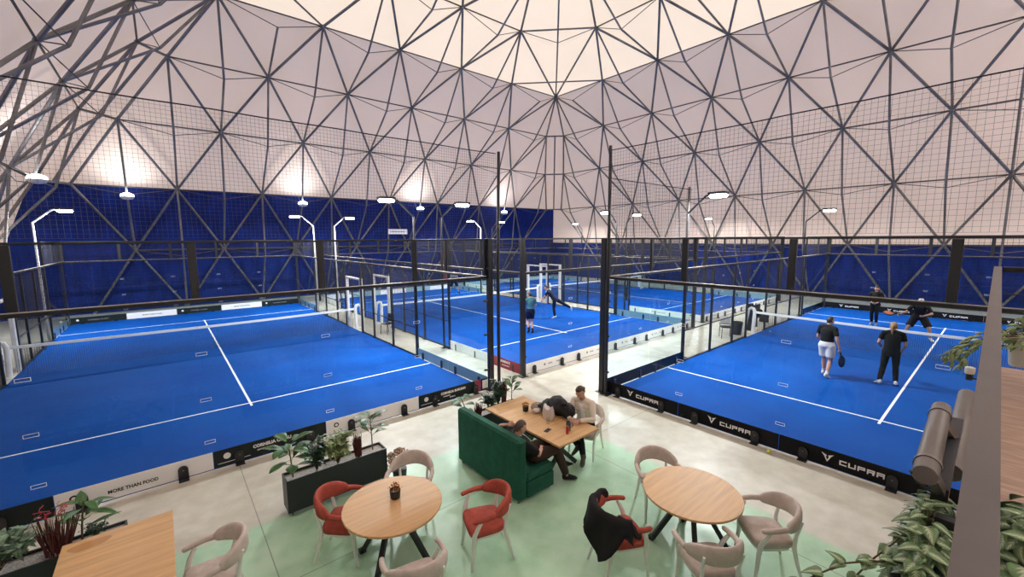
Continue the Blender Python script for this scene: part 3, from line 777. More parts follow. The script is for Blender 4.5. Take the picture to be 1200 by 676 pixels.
def rect_table(label,x0,y0,x1,y1):
    t=thing('rectangular_table',label,'table',((x0+x1)/2,(y0+y1)/2,0)); hx,hy=(x1-x0)/2,(y1-y0)/2
    MB().bbox((-hx,-hy,.713),(hx,hy,.75),.004).build('tabletop','wood',t)
    for sy in(-1,1):
        y=sy*(hy-.42); mb=MB()
        for sx in(-1,1): mb.bar((-sx*hx*.72,y+sx*.012,.02),(sx*hx*.72,y+sx*.012,.70),.07,.05,(0,1,0))
        mb.bbox((-hx*.8,y-.03,.69),(hx*.8,y+.03,.712),.004); mb.build('leg','black',t)
    MB().bar((0,-hy+.42,.36),(0,hy-.42,.36),.05,.05).build('stretcher','black',t)
    if 'stain' in label: MB().prism([(-.24+.17*math.cos(a)*(1+.12*math.sin(3*a)),hy-.16+.085*math.sin(a)*(1+.15*math.cos(2*a))) for a in np.linspace(0,2*PI,26,endpoint=False)],.7502,.7506).build('stain',mat('darker stained oak',(.44,.22,.075),.5),t)
    return t
rect_table('long oak table between the green sofa and the seated woman',4.55,4.28,5.53,6.25)
rect_table('oak table cut by the bottom left picture corner, with a stain at its end',-1.08,4.35,-.15,6.29)
# sofa
t=thing('sofa','dark green velvet high backed sofa with a man reclining on it','sofa',(3.8,4.4,0))
MB().bbox((0,0,.05),(.17,1.68,1.02),.035).build('backrest','velvet',t,smooth=30)
MB().bbox((.172,0,.05),(.76,1.68,.30),.02).build('seat_base','velvet',t,smooth=30)
MB().bbox((.172,.004,.302),(.77,1.676,.44),.04).build('seat_cushion','velvet',t,smooth=30)
mb=MB()
for x in(.06,.7):
    for y in(.08,1.6): MB().lathe([(.022,0),(.028,.05)],(x,y,0),10).build('foot','galv',t)
# planters
def planter(label,c,lx,ly,hh,wheels=True):
    t=thing('planter_box',label,'planter',(*c,0)); z0=.07; w=.018; hx,hy=lx/2,ly/2
    mb=MB().box((-hx,-hy,z0),(hx,hy,z0+.02))
    mb.box((-hx,-hy,z0+.02),(hx,-hy+w,hh)).box((-hx,hy-w,z0+.02),(hx,hy,hh)).box((-hx,-hy+w,z0+.02),(-hx+w,hy-w,hh)).box((hx-w,-hy+w,z0+.02),(hx,hy-w,hh))
    mb.build('box','planter',t)
    MB().bbox((-hx+w+.001,-hy+w+.001,z0+.03),(hx-w-.001,hy-w-.001,hh-.035),.004).build('gravel','gravel',t)
    for sx in(-1,1):
        for sy in(-1,1):
            mb=MB().tube([(sx*(hx-.06)-.012,sy*(hy-.05),.026),(sx*(hx-.06)+.012,sy*(hy-.05),.026)],.026,12); mb.box((sx*(hx-.06)-.016,sy*(hy-.05)-.01,.03),(sx*(hx-.06)+.016,sy*(hy-.05)+.01,.069)); mb.build('caster','galv',t)
    return hh-.035
PZ=planter('black planter trough with five plants behind the left red armchair',(1.85,6.52),1.5,.30,.56)
planter('black planter trough with plants behind the green sofa and long table',(4.88,6.49),1.4,.30,.56)
planter('black planter trough at the bottom left corner, under variegated plants',(-1.35,6.62),1.5,.34,.56)
# ------------------------------------------------------------------ plants
def leaf(mb,base,dirv,up,L,W,droop=.25,fold=.2,mi=0,seg=6,shape='oval'):
    base=V(base); d=V(dirv).normalized(); up=V(up); s=d.cross(up)
    if s.length<.05: s=d.cross(V((1,.3,0)))
    s.normalize(); u=s.cross(d); o=len(mb.v); vs=[]; uvs=[]
    for i in range(seg+1):
        a=i/seg
        if shape=='heart': w=W*.5*(math.sin(PI*min(1,a*.9+.1)**.62))*(1 if a<1 else 0)
        elif shape=='fiddle': w=W*.5*math.sin(PI*a**1.25)*(.75+.25*a)+.002
        else: w=W*.5*math.sin(PI*a**.85)
        w=max(w,.0015)
        p=base+d*(L*a*(1-.15*droop*a))+u*(-droop*L*a*a)
        for j,q in enumerate((-1,-.5,0,.5,1)):
            vs.append(p+s*(w*q)+u*(fold*w*abs(q))); uvs.append(((q+1)/2,a))
    fs=[]
    for i in range(seg):
        for j in range(4): fs.append((i*5+j,i*5+j+1,(i+1)*5+j+1,(i+1)*5+j))
    mb.add(vs,fs,mi)
    for k,c in enumerate(uvs): mb.uv[o+k]=c
def leafmesh(mb,name,m,parent,solid=.0012):
    o=mb.build(name,m,parent,smooth=80)
    uvl=o.data.uv_layers.new(name='UVMap'); 
    for lp in o.data.loops: uvl.data[lp.index].uv=mb.uv.get(lp.vertex_index,(.5,.5))
    sm=o.modifiers.new('thickness','SOLIDIFY'); sm.thickness=solid; sm.offset=0
    return o
def rdir(el0,el1,az=None):
    az=random.uniform(0,2*PI) if az is None else az; e=random.uniform(el0,el1); return V((math.cos(az)*math.cos(e),math.sin(az)*math.cos(e),math.sin(e)))
def broadleaf(label,pos,hh,nl,L,W,m='leaf',lean=(0,0),stem=.35,shape='fiddle',el=(.0,.9)):
    t=thing('broadleaf_plant',label,'plant',pos); top=V((lean[0],lean[1],hh))
    sp=[V((0,0,-.02)),V((lean[0]*.3,lean[1]*.3,hh*.4)),V((lean[0]*.7,lean[1]*.7,hh*.75)),top]
    MB().tube(sp,[.011,.009,.008,.006],6).build('stem','stem',t,smooth=True)
    mb=MB()
    for k in range(nl):
        a=stem+(1-stem)*k/max(1,nl-1); i=min(2,int(a*3)); b=sp[i].lerp(sp[i+1],a*3-i)
        d=rdir(*el,az=k*2.4+random.uniform(-.3,.3)); mb.tube([b,b+d*.05],.003,5)
        leaf(mb,b+d*.05,d,(0,0,1),L*random.uniform(.75,1.1),W*random.uniform(.8,1.1),random.uniform(.1,.5),.22,0,7,shape)
    leafmesh(mb,'foliage',m,t); return t
def bush(label,pos,hh,rad,n,L,W,m,name='bushy_plant',cat='plant',flat=.9):
    t=thing(name,label,cat,pos); st=MB(); mb=MB()
    nb=max(6,n//14); tips=[]
    for k in range(nb):
        az=2*PI*k/nb+random.uniform(-.3,.3); rr_=rad*random.uniform(.25,.95); tip=V((math.cos(az)*rr_,math.sin(az)*rr_*flat,hh*random.uniform(.55,1.0)))
        mid=V((tip.x*.35,tip.y*.35,tip.z*.5)); st.tube([V((0,0,-.02)),mid,tip],[.007,.005,.003],5); tips.append((mid,tip))
    st.build('stem','stem',t,smooth=True)
    for k in range(n):
        mid,tip=tips[k%nb]; b=mid.lerp(tip,random.uniform(.1,1.05))+V([random.uniform(-.03,.03) for _ in range(3)])
        d=rdir(-.4,1.0); leaf(mb,b,d,(0,0,1),L*random.uniform(.7,1.2),W*random.uniform(.7,1.2),random.uniform(0,.5),.2,0,4)
    leafmesh(mb,'foliage',m,t); return t
def reeds(label,pos,hh,rad,n,red=False):
    t=thing('reed_bundle',label,'plant',pos); mb=MB()
    for k in range(n):
        a=random.uniform(0,2*PI); r_=rad*math.sqrt(random.random()); b=V((math.cos(a)*r_,math.sin(a)*r_,-.02)); l=hh*random.uniform(.6,1); sp=random.uniform(.1,.55)*(1.4 if red else .5)
        tip=b+V((math.cos(a)*r_*sp*2+random.uniform(-.03,.03),math.sin(a)*r_*sp*2+random.uniform(-.03,.03),l)); mb.tube([b,b.lerp(tip,.5),tip],[.006,.006,.003],5)
    mb.build('reeds','reed',t,smooth=True)
    if red:
        mb=MB()
        for k in range(9):
            a=random.uniform(0,2*PI); c=V((math.cos(a)*.05,math.sin(a)*.05,hh*.85)); pts=[c+V((math.cos(a)*s*.07+.03*math.sin(s*9+k),math.sin(a)*s*.07+.03*math.cos(s*8+k),s*.12)) for s in np.linspace(0,1,9)]; mb.tube(pts,.0028,5)
        mb.build('curly_tip','reedr',t,smooth=True)
    return t
p=lambda x,y:(x,y,PZ)
broadleaf('large leaved plant at the left end of the trough behind the red armchair',p(1.22,6.52),.54,17,.29,.17,'leaf',(-.03,.02),.25)
bush('dark green small leaved plant second in the trough behind the left red armchair',p(1.55,6.5),.46,.20,240,.10,.06,'leafd')
bush('pale yellow green bushy plant in the middle of the trough behind the left round table',p(1.86,6.5),.50,.27,300,.13,.05,'leafl')
reeds('dark red reed bundle standing in the trough behind the left round table',p(2.18,6.5),.42,.05,60)
broadleaf('fiddle leaf plant at the right end of the trough behind the left round table',p(2.43,6.54),.60,15,.26,.14,'leaf',(-.02,0),.35)
broadleaf('plant with few round drooping leaves just behind the sofa back',p(4.32,6.5),.48,6,.22,.19,'leaf',(-.16,.02),.3,'oval',(-.3,.4))
reeds('dark red reed bundle in the trough right behind the sofa back',p(4.55,6.48),.30,.06,60)
bush('grey green leafy plant behind the far end of the long table',p(4.83,6.5),.40,.19,170,.10,.06,'leafd')
bush('dark upright leafy plant beside the tall reeds behind the long table',p(5.06,6.5),.58,.11,220,.10,.06,'leafd','upright_plant')
reeds('tall narrow red reed bundle behind the far end of the long table',p(5.22,6.5),.66,.045,60,False)
broadleaf('fiddle leaf plant at the right end of the trough behind the long table',p(5.42,6.5),.54,14,.24,.13,'leaf',(.04,.02),.35)
bush('silver variegated bushy plant at the bottom left corner',(-1.62,6.6,PZ),.40,.36,330,.12,.075,'leafs')
reeds('red stalks with curly pink tips in the bottom left trough',(-1.17,6.62,PZ),.50,.10,80,True)
broadleaf('broad leaved plant in the bottom left trough behind the table corner',(-.98,6.62,PZ),.50,11,.30,.11,'leaf',(.05,.02),.3,'oval',(0,.8))
bush('small dark leaved plant low in the bottom left trough',(-.86,6.66,PZ),.22,.13,110,.05,.03,'leafd')
def blossom_bush(label,pos):
    t=thing('dried_blossom_bush',label,'dried flowers',pos); MB().lathe([(.09,0),(.11,.02),(.12,.14),(.11,.145)],(0,0,0),20).build('pot','planter',t,smooth=True)
    mb=MB(); st=MB()
    for k in range(210):
        d=rdir(-.35,1.5); r_=random.uniform(.14,.21); c=V((d.x*r_*1.05,d.y*r_*1.05,.30+d.z*r_*.9)); q=random.uniform(.012,.022)
        mb.sph(c,(q,q,q*.8),6,4)
        if k%3==0: st.tube([V((0,0,.14)),c],.002,4)
    mb.build('blossom','dry',t,smooth=True)['kind']='stuff'; st.build('stem','stem',t); return t
blossom_bush('round bush of dried beige blossom standing on the floor beside the planter trough',(2.80,6.34,0))
def flower_pot(label,pos,s=1):
    t=thing('flower_pot',label,'flower pot',pos,0,'dried flower pots on the tables'); MB().lathe([(.032*s,0),(.04*s,.01),(.046*s,.075*s),(.042*s,.077*s),(.038*s,.06*s)],(0,0,0),18).build('pot','pot',t,smooth=40)
    mb=MB()
    for k in range(110):
        d=rdir(.0,1.5); r_=random.uniform(.035,.06)*s; c=V((d.x*r_,d.y*r_,.085*s+d.z*r_*.8)); mb.sph(c,random.uniform(.004,.008),5,4)
    mb.build('flowers','orange',t,smooth=True)['kind']='stuff'; 
    mb=MB()
    for k in range(24): d=rdir(.5,1.4); mb.tube([(0,0,.06*s),(d.x*.04*s,d.y*.04*s,.09*s)],.0015,4)
    mb.build('stem','stem',t); return t
flower_pot('small black pot of orange dried flowers on the left round table',(2.02,4.74,.751),1.5)
flower_pot('small black pot of brown dried flowers on the long table',(5.05,5.64,.751),1.3)
# ------------------------------------------------------------------ things on the long table
t=thing('phone','black smartphone lying flat on the long table','phone',(4.80,4.80,.751),.25)
MB().bbox((-.075,-.037,0),(.075,.037,.008),.003).build('body','phone',t); MB().box((-.07,-.033,.008),(.07,.033,.0086)).build('screen','phone',t)
MB().bbox((.04,-.03,.0087),(.068,.005,.011),.002).build('camera_bump','galvd',t)
o=MB().lathe([(.026,0),(.03,.004),(.034,.12),(.031,.12),(.027,.012),(0,.011)],(4.98,4.97,.751),20).build('drinking_glass','glass',smooth=40); tag(o,'empty clear drinking glass on the long table behind the phone','glass')
t=thing('mug','tall dark grey mug with a handle on the long table beside the red can','mug',(5.06,4.56,.751))
MB().lathe([(.036,0),(.041,.006),(.043,.16),(.038,.16),(.036,.02),(0,.018)],(0,0,0),22).build('body','mug',t,smooth=40)
MB().tube([(.042,-.0,.13),(.075,-.02,.13),(.085,-.025,.09),(.075,-.02,.05),(.042,-.0,.045)],.008,8).build('handle','mug',t,smooth=True)
t=thing('drink_can','slim red drink can on the near edge of the long table','can',(4.97,4.5,.751))
MB().lathe([(.022,0),(.027,.008),(.027,.118),(.022,.128)],(0,0,0),20).build('body','redcan',t,smooth=40); MB().lathe([(.021,.129),(.020,.131),(0,.1305)],(0,0,0),20).build('lid','galv',t)
# coat, fur hooded bag pile on the bench side
def blob(mb,c,r,amp,seed,n=20,m=14,mi=0,sx=2):
    rs=random.Random(seed); ph=[(rs.uniform(0,6),rs.uniform(0,6)) for _ in range(5)]; c=V(c); o=len(mb.v); tmp=MB().sph((0,0,0),1,n,m)
    vs=[]
    for q in tmp.v:
        d=V(q); k=1+amp*sum(math.sin(d.x*(2+i)*sx+ph[i][0])*math.cos(d.z*(2+i)*sx+ph[i][1]+d.y*3) for i in range(5))/3
        vs.append(c+V((d.x*r[0]*k,d.y*r[1]*k,d.z*r[2]*k)))
    mb.add(vs,tmp.f,mi)
t=thing('puffer_jacket','black puffer jacket heaped on the far side of the long table','jacket',(5.36,5.12,.751))
mb=MB(); blob(mb,(.05,.02,.17),(.16,.22,.18),.12,3); blob(mb,(.08,-.2,.13),(.13,.14,.14),.12,5); blob(mb,(-.02,.2,.12),(.14,.14,.13),.12,6); blob(mb,(.02,-.05,.27),(.10,.16,.08),.1,8); mb.build('body','puffer',t,smooth=True)
t=thing('fur_hood_coat','coat with a grey fur hood beside the black puffer jacket','coat',(5.24,5.50,.751))
mb=MB(); blob(mb,(0,0,.075),(.14,.13,.08),.1,9); mb.build('fur_trim','fur',t,smooth=True); mb=MB(); blob(mb,(-.0,-.05,.10),(.085,.08,.055),.1,12); mb.build('lining','puffer',t,smooth=True)
mb=MB(); blob(mb,(-.09,-.06,.052),(.08,.075,.055),.06,13); mb.build('cuff','bag',t,smooth=True)
t=thing('handbag','pale leather handbag leaning on the black puffer jacket','handbag',(5.12,5.10,.751))
R=[]
for z,s in((0,.9),(.01,1.05),(.07,1.2),(.15,1.05),(.18,.85)): R.append([V((x*s,y*s,z+.045*(abs(y)/.1)**2*(z/.18)**2*1.7)) for x,y in superell(.05,.11,24,3)])
MB().rings(R).build('body','bag',t,smooth=60)
MB().tube([(.0,.09,.19),(-.01,.07,.24),(-.02,.0,.26),(-.01,-.07,.24),(0,-.09,.19)],.006,6).build('strap','bag',t,smooth=True)
# jacket on the red chair
t=thing('black_jacket','black jacket hanging over the back of the red armchair','jacket',(4.0,2.74,0),ang(.52,-.24)-PI/2)
G=[]; rs=random.Random(4)
for i in range(29):
    a=-1.02+2.04*i/28; th=a*1.3; cx=.315*math.sin(th)/math.sin(1.3); cyb=-.05-.285*(math.cos(th)-math.cos(1.3))/(1-math.cos(1.3)); top=.852-.05*a*a
    row=[]; outd=V((math.sin(th)*.6,-math.cos(th),0)).normalized()
    drop=.17+.03*math.sin(a*13)+.23*max(0,1-abs(a+.5)/.55)**.8+.42*max(0,1-abs(a-.38)/.5)
    for j in range(22):
        b=j/21
        if b<.28:   # inside the chair back
            k=1-b/.28; p_=V((cx,cyb,0))-outd*(.036+.012*math.sin(a*9)); z=top-.06*k-(.20*k if .0<a<.85 else 0)*math.sin(PI*min(1,max(0,a/.85)))
        elif b<.40:
            k=(b-.28)/.12; p_=V((cx,cyb,0))+outd*(-.036+.085*k); z=top+.028*math.sin(PI*k)
        else:
            k=(b-.40)/.60; p_=V((cx,cyb,0))+outd*(.05+.035*math.sin(a*11+k*2)*k+.06*k); z=top-drop*k
        row.append(V((p_.x+.015*math.sin(b*9+i),p_.y,z)))
    G.append(row)
mb=MB(); mb.grid(G); o=mb.build('cloth','clblack',t,smooth=80); sm=o.modifiers.new('thickness','SOLIDIFY'); sm.thickness=.014; sm.offset=0
MB().tube([(.22,-.18,.83),(.33,-.06,.765),(.30,.06,.62),(.17,.10,.535),(.05,.10,.535)],[(.05,.03),(.055,.03),(.05,.03),(.05,.022),(.045,.012)],10).build('sleeve','clblack',t,smooth=True)
# balls
for lb,x,y,z in(('yellow tennis ball on the floor at the foot of the black boards',8.36,2.55,.0335),('tennis ball lying on the right court near the net post',19.3,6.15,.048)):
    o=MB().sph((x,y,z),.033,16,10).build('tennis_ball','ball',smooth=True); tag(o,lb,'ball')
    mb=MB()
# corridor furniture
def side_chair(label,pos,rz,back,seatm):
    t=thing('side_chair',label,'chair',pos,rz)
    mb=MB()
    R=[[V((x*s,y*s,z)) for x,y in superell(.22,.22,20,4)] for s,z in((.9,.43),(1,.44),(1,.46),(.9,.47))]
    MB().rings(R).build('seat',seatm,t,smooth=50)
    G=[[V((.21*math.sin(a),-.2-.05*math.cos(a)*0-.04*z*0-.03*(z-.5),z)) for z in np.linspace(.5,.84,6)] for a in np.linspace(-1.2,1.2,9)]
    o=mb; mb.grid(G); o=mb.build('backrest',back,t,smooth=True); sm=o.modifiers.new('thickness','SOLIDIFY'); sm.thickness=.02
    for sx in(-1,1):
        MB().tube([(sx*.2,.2,0),(sx*.19,.19,.43)],.013,8).build('leg','black',t); MB().tube([(sx*.2,-.22,0),(sx*.19,-.19,.43),(sx*.19,-.22,.6)],.013,8).build('leg','black',t)
    return t
side_chair('black chair with a pale shell back in the corridor beside the right court',(17.0,6.98,0),2.2,'white','black')
side_chair('black low chair in the corridor between the left and middle courts',(7.12,16.75,0),1.9,'black','black')
t=thing('waste_bin','black bin beside the corridor chair along the right court','bin',(17.95,6.95,0)); MB().lathe([(.17,0),(.21,.5),(.195,.5),(.16,.02),(0,.02)],(0,0,0),20).build('body','planter',t,smooth=40)
MB().lathe([(.212,.49),(.22,.51),(.205,.53),(.195,.52)],(0,0,0),20,cap=False).build('rim','black',t)
def bench(label,pos,rz):
    t=thing('bench',label,'bench',pos,rz); MB().bbox((-.75,-.22,.40),(.75,.22,.46),.01).build('seat','planter',t)
    MB().bbox((-.75,.2,.46),(.75,.25,.85),.01).build('backrest','planter',t)
    for sx in(-1,1): MB().bbox((sx*.68-.03,-.2,0),(sx*.68+.03,.2,.40),.006).build('leg','black',t)
bench('black bench in the corridor behind the right court net',(20.8,7.15,0),0)
t=thing('sports_bag','black sports bag lying on the corridor bench','bag',(20.6,7.1,.461),0); mb=MB(); blob(mb,(0,0,.14),(.32,.15,.14),.05,21); mb.build('body','clblack',t,smooth=True); MB().tube([(-.18,0,.26),(-.1,0,.36),(.1,0,.36),(.18,0,.26)],.012,6).build('handle','planter',t,smooth=True)
t=thing('sign_column','dark upright panel in the corridor beside the right court net post','panel',(19.25,6.95,0)); MB().bbox((-.16,-.06,0),(.16,.06,1.15),.008).build('panel','planter',t); MB().bbox((-.2,-.14,0),(.2,.14,.02),.004).build('base','black',t)
# red flag and wall sign far away
t=thing('feather_flag','red feather flag standing before the blue back fabric','flag',(17.3,29.6,0))
MB().lathe([(.3,0),(.3,.05),(.03,.06)],(0,0,0),16).build('base','black',t); MB().tube([(0,0,.05),(0,0,3.1)],.025,8).build('pole','black',t)
G=[[V((.03+(.75*b*(1 if z<2.4 else (1-(z-2.4)/.75*.9))),.04*math.sin(b*5+z*2),z)) for b in np.linspace(0,1,7)] for z in np.linspace(.35,3.1,12)]
mb=MB(); mb.grid(G); o=mb.build('flag_cloth',mat('dull red flag',(.16,.03,.05),.8),t,smooth=True); sm=o.modifiers.new('thickness','SOLIDIFY'); sm.thickness=.006
t=thing('wall_sign','small white sign hanging before the blue back fabric','sign',(13.6,29.35,4.35)); MB().bbox((-.75,0,0),(.75,.03,.38),.01).build('panel','boardw',t); MB().box((-.55,-.004,.15),(.55,-.0005,.21)).build('printed_strip','inkg',t)
for x in(-.6,.6): MB().tube([(x,.015,.38),(x,.015,2.2)],.006,5).build('cord','galvd',t)
# ------------------------------------------------------------------ people
def remesh(mb,vox,it=5,fac=.5):
    me=mb.mesh('tmp'); o=bpy.data.objects.new('tmp',me); COL.objects.link(o)
    r=o.modifiers.new('r','REMESH'); r.mode='VOXEL'; r.voxel_size=vox
    s_=o.modifiers.new('s','SMOOTH'); s_.factor=fac; s_.iterations=it
    dg=bpy.context.evaluated_depsgraph_get(); dg.update(); ev=o.evaluated_get(dg); m2=ev.to_mesh()
    out=MB(); out.add([v.co.copy() for v in m2.vertices],[tuple(p.vertices) for p in m2.polygons]); ev.to_mesh_clear()
    bpy.data.objects.remove(o); return out
def limb(mb,pts,rs,n=14,k=3):
    # smooth tapered limb: subdivided polyline with interpolated radii, rounded ends
    P=[V(p) for p in pts]; Q=[];R=[]
    for i in range(len(P)-1):
        for j in range(k): a=j/k; Q.append(P[i].lerp(P[i+1],a)); R.append(rs[i]*(1-a)+rs[i+1]*a)
    Q.append(P[-1]); R.append(rs[-1]); mb.tube(Q,R,n)
    for p,r in((P[0],rs[0]),(P[-1],rs[-1])): mb.sph(p,r*.98,n,8)
    for p,r in zip(P[1:-1],rs[1:-1]): mb.sph(p,r*1.0,n,8)
def hand(mb,w,el,nrm,curl,sz=1.0,mirror=1):
    d=(V(w)-V(el)).normalized(); n=V(nrm); n=(n-d*n.dot(d)).normalized(); s=d.cross(n)*mirror; w=V(w)
    mb.tube([w-d*.01,w+d*.03*sz,w+d*.065*sz,w+d*.088*sz],[(.024*sz,.018*sz),(.036*sz,.016*sz),(.041*sz,.014*sz),(.037*sz,.011*sz)],12,side=s)
    for i,L in enumerate((.062,.074,.078,.070)):
        b=w+d*.082*sz+s*((i-1.5)*.0195*sz); a=0; pts=[b]; 
        for q,c in((.45,curl*.8),(.32,curl),(.25,curl*.8)):
            a+=c; dd=d*math.cos(a)+n*math.sin(a); pts.append(pts[-1]+dd*(L*q*sz))
        mb.tube(pts,[.0092*sz,.0088*sz,.008*sz,.006*sz],8); mb.sph(pts[-1],.0062*sz,8,5)
    b=w+d*.03*sz+s*(.034*sz); dd=(d*.75+s*.6+n*(.25+curl*.3)).normalized(); p1=b+dd*.034*sz; p2=p1+(dd+n*curl*.35+d*.2-s*curl*.3).normalized()*.03*sz
    mb.tube([b-dd*.012,b,p1,p2],[.012*sz,.0125*sz,.0105*sz,.0075*sz],8); mb.sph(p2,.0076*sz,8,5)
def head_mb(cen,fwd,up,skin_i=0,eye_i=1,lip_i=2):
    f_=V(fwd).normalized(); u_=V(up); u_=(u_-f_*u_.dot(f_)).normalized(); r_=f_.cross(u_); mx=Matrix((r_,f_,u_)).transposed().to_4x4(); mx.translation=V(cen)
    mb=MB(); n,m=36,28; vs=[]; g=lambda x,s:math.exp(-(x/s)**2)
    for i in range(m+1):
        th=PI*i/m
        for k in range(n):
            a=2*PI*k/n; d=V((math.sin(th)*math.cos(a),math.sin(th)*math.sin(a),math.cos(th))); x,y,z=d
            X,Y,Z=x*.074,y*.092,z*.112
            if z<0:
                t=-z; X*=1-.30*t**1.5; Y=Y*(1-.25*t) + (.016*t if y>0 else .022*t)
            if y>0:
                fr=g(x,.95)
                Y+=.019*g(X,.010)*g(Z+.018,.020)*1.0 + .010*g(X,.013)*g(Z+.034,.012)
                Y+=.004*g(Z-.022,.012)*g(X,.05) - .010*(g(X-.031,.017)+g(X+.031,.017))*g(Z-.004,.014)
                Y+=.005*g(X,.024)*(g(Z+.060,.007)+g(Z+.071,.007)) + .007*g(X,.022)*g(Z+.095,.016)
            vs.append(mx@V((X,Y,Z)))
    fs=[]; mi=[]
    for i in range(m):
        for k in range(n): fs.append((i*n+k,(i+1)*n+k,(i+1)*n+(k+1)%n,i*n+(k+1)%n))
    mb.add(vs,fs,skin_i)
    for s in(-1,1):
        mb.sph(mx@V((s*.031,.078,.003)),.0115,10,7,eye_i)
        rot=mx.to_3x3(); mb.sph(mx@V((s*.074,-.008,-.008)),(.010,.020,.032),10,8,skin_i,rot)
    mb.tube([mx@V((-.022,.090,-.065)),mx@V((0,.0965,-.064)),mx@V((.022,.090,-.065))],[.003,.005,.003],8,mi=lip_i)
    return mb,mx
def hair_mb(mx,style):
    mb=MB(); n,m=32,22; P={}
    for i in range(m+1):
        th=PI*i/m
        for k in range(n):
            a=2*PI*k/n; d=V((math.sin(th)*math.cos(a),math.sin(th)*math.sin(a),math.cos(th)))
            sc_=1.07+.012*math.sin(7*a+9*th); P[i,k]=(mx@V((d.x*.078*sc_,d.y*.094*sc_-.004,d.z*.114*sc_+.003)),d)
    keep=lambda d: d.z>(.52 if d.y>.25 else (.52-1.15*(.25-d.y) if d.y>-.55 else -.55)) and not(abs(d.x)>.72 and d.z<.12 and d.y>-.35)
    vs=[P[i,k][0] for i in range(m+1) for k in range(n)]; fs=[]
    for i in range(m):
        for k in range(n):
            q=[(i,k),(i+1,k),(i+1,(k+1)%n),(i,(k+1)%n)]
            if all(keep(P[c][1]) for c in q): fs.append(tuple(c[0]*n+c[1] for c in q))
    used=sorted({i for f_ in fs for i in f_}); ren={o_:i for i,o_ in enumerate(used)}
    o_=len(mb.v); mb.add([vs[i] for i in used],[tuple(ren[i] for i in f_) for f_ in fs])
    # inner skin to close it
    c=mx.translation; mb.add([c+(vs[i]-c)*.93 for i in used],[tuple(ren[i] for i in f_)[::-1] for f_ in fs])
    if style=='tail': mb.tube([mx@V((0,-.085,.035)),mx@V((0,-.125,.03)),mx@V((0,-.145,-.05)),mx@V((.01,-.135,-.14)),mx@V((.01,-.12,-.21))],[.018,.028,.032,.025,.006],10)
    if style=='bun': mb.sph(mx@V((0,-.105,-.01)),(.032,.03,.034),12,8)
    return mb
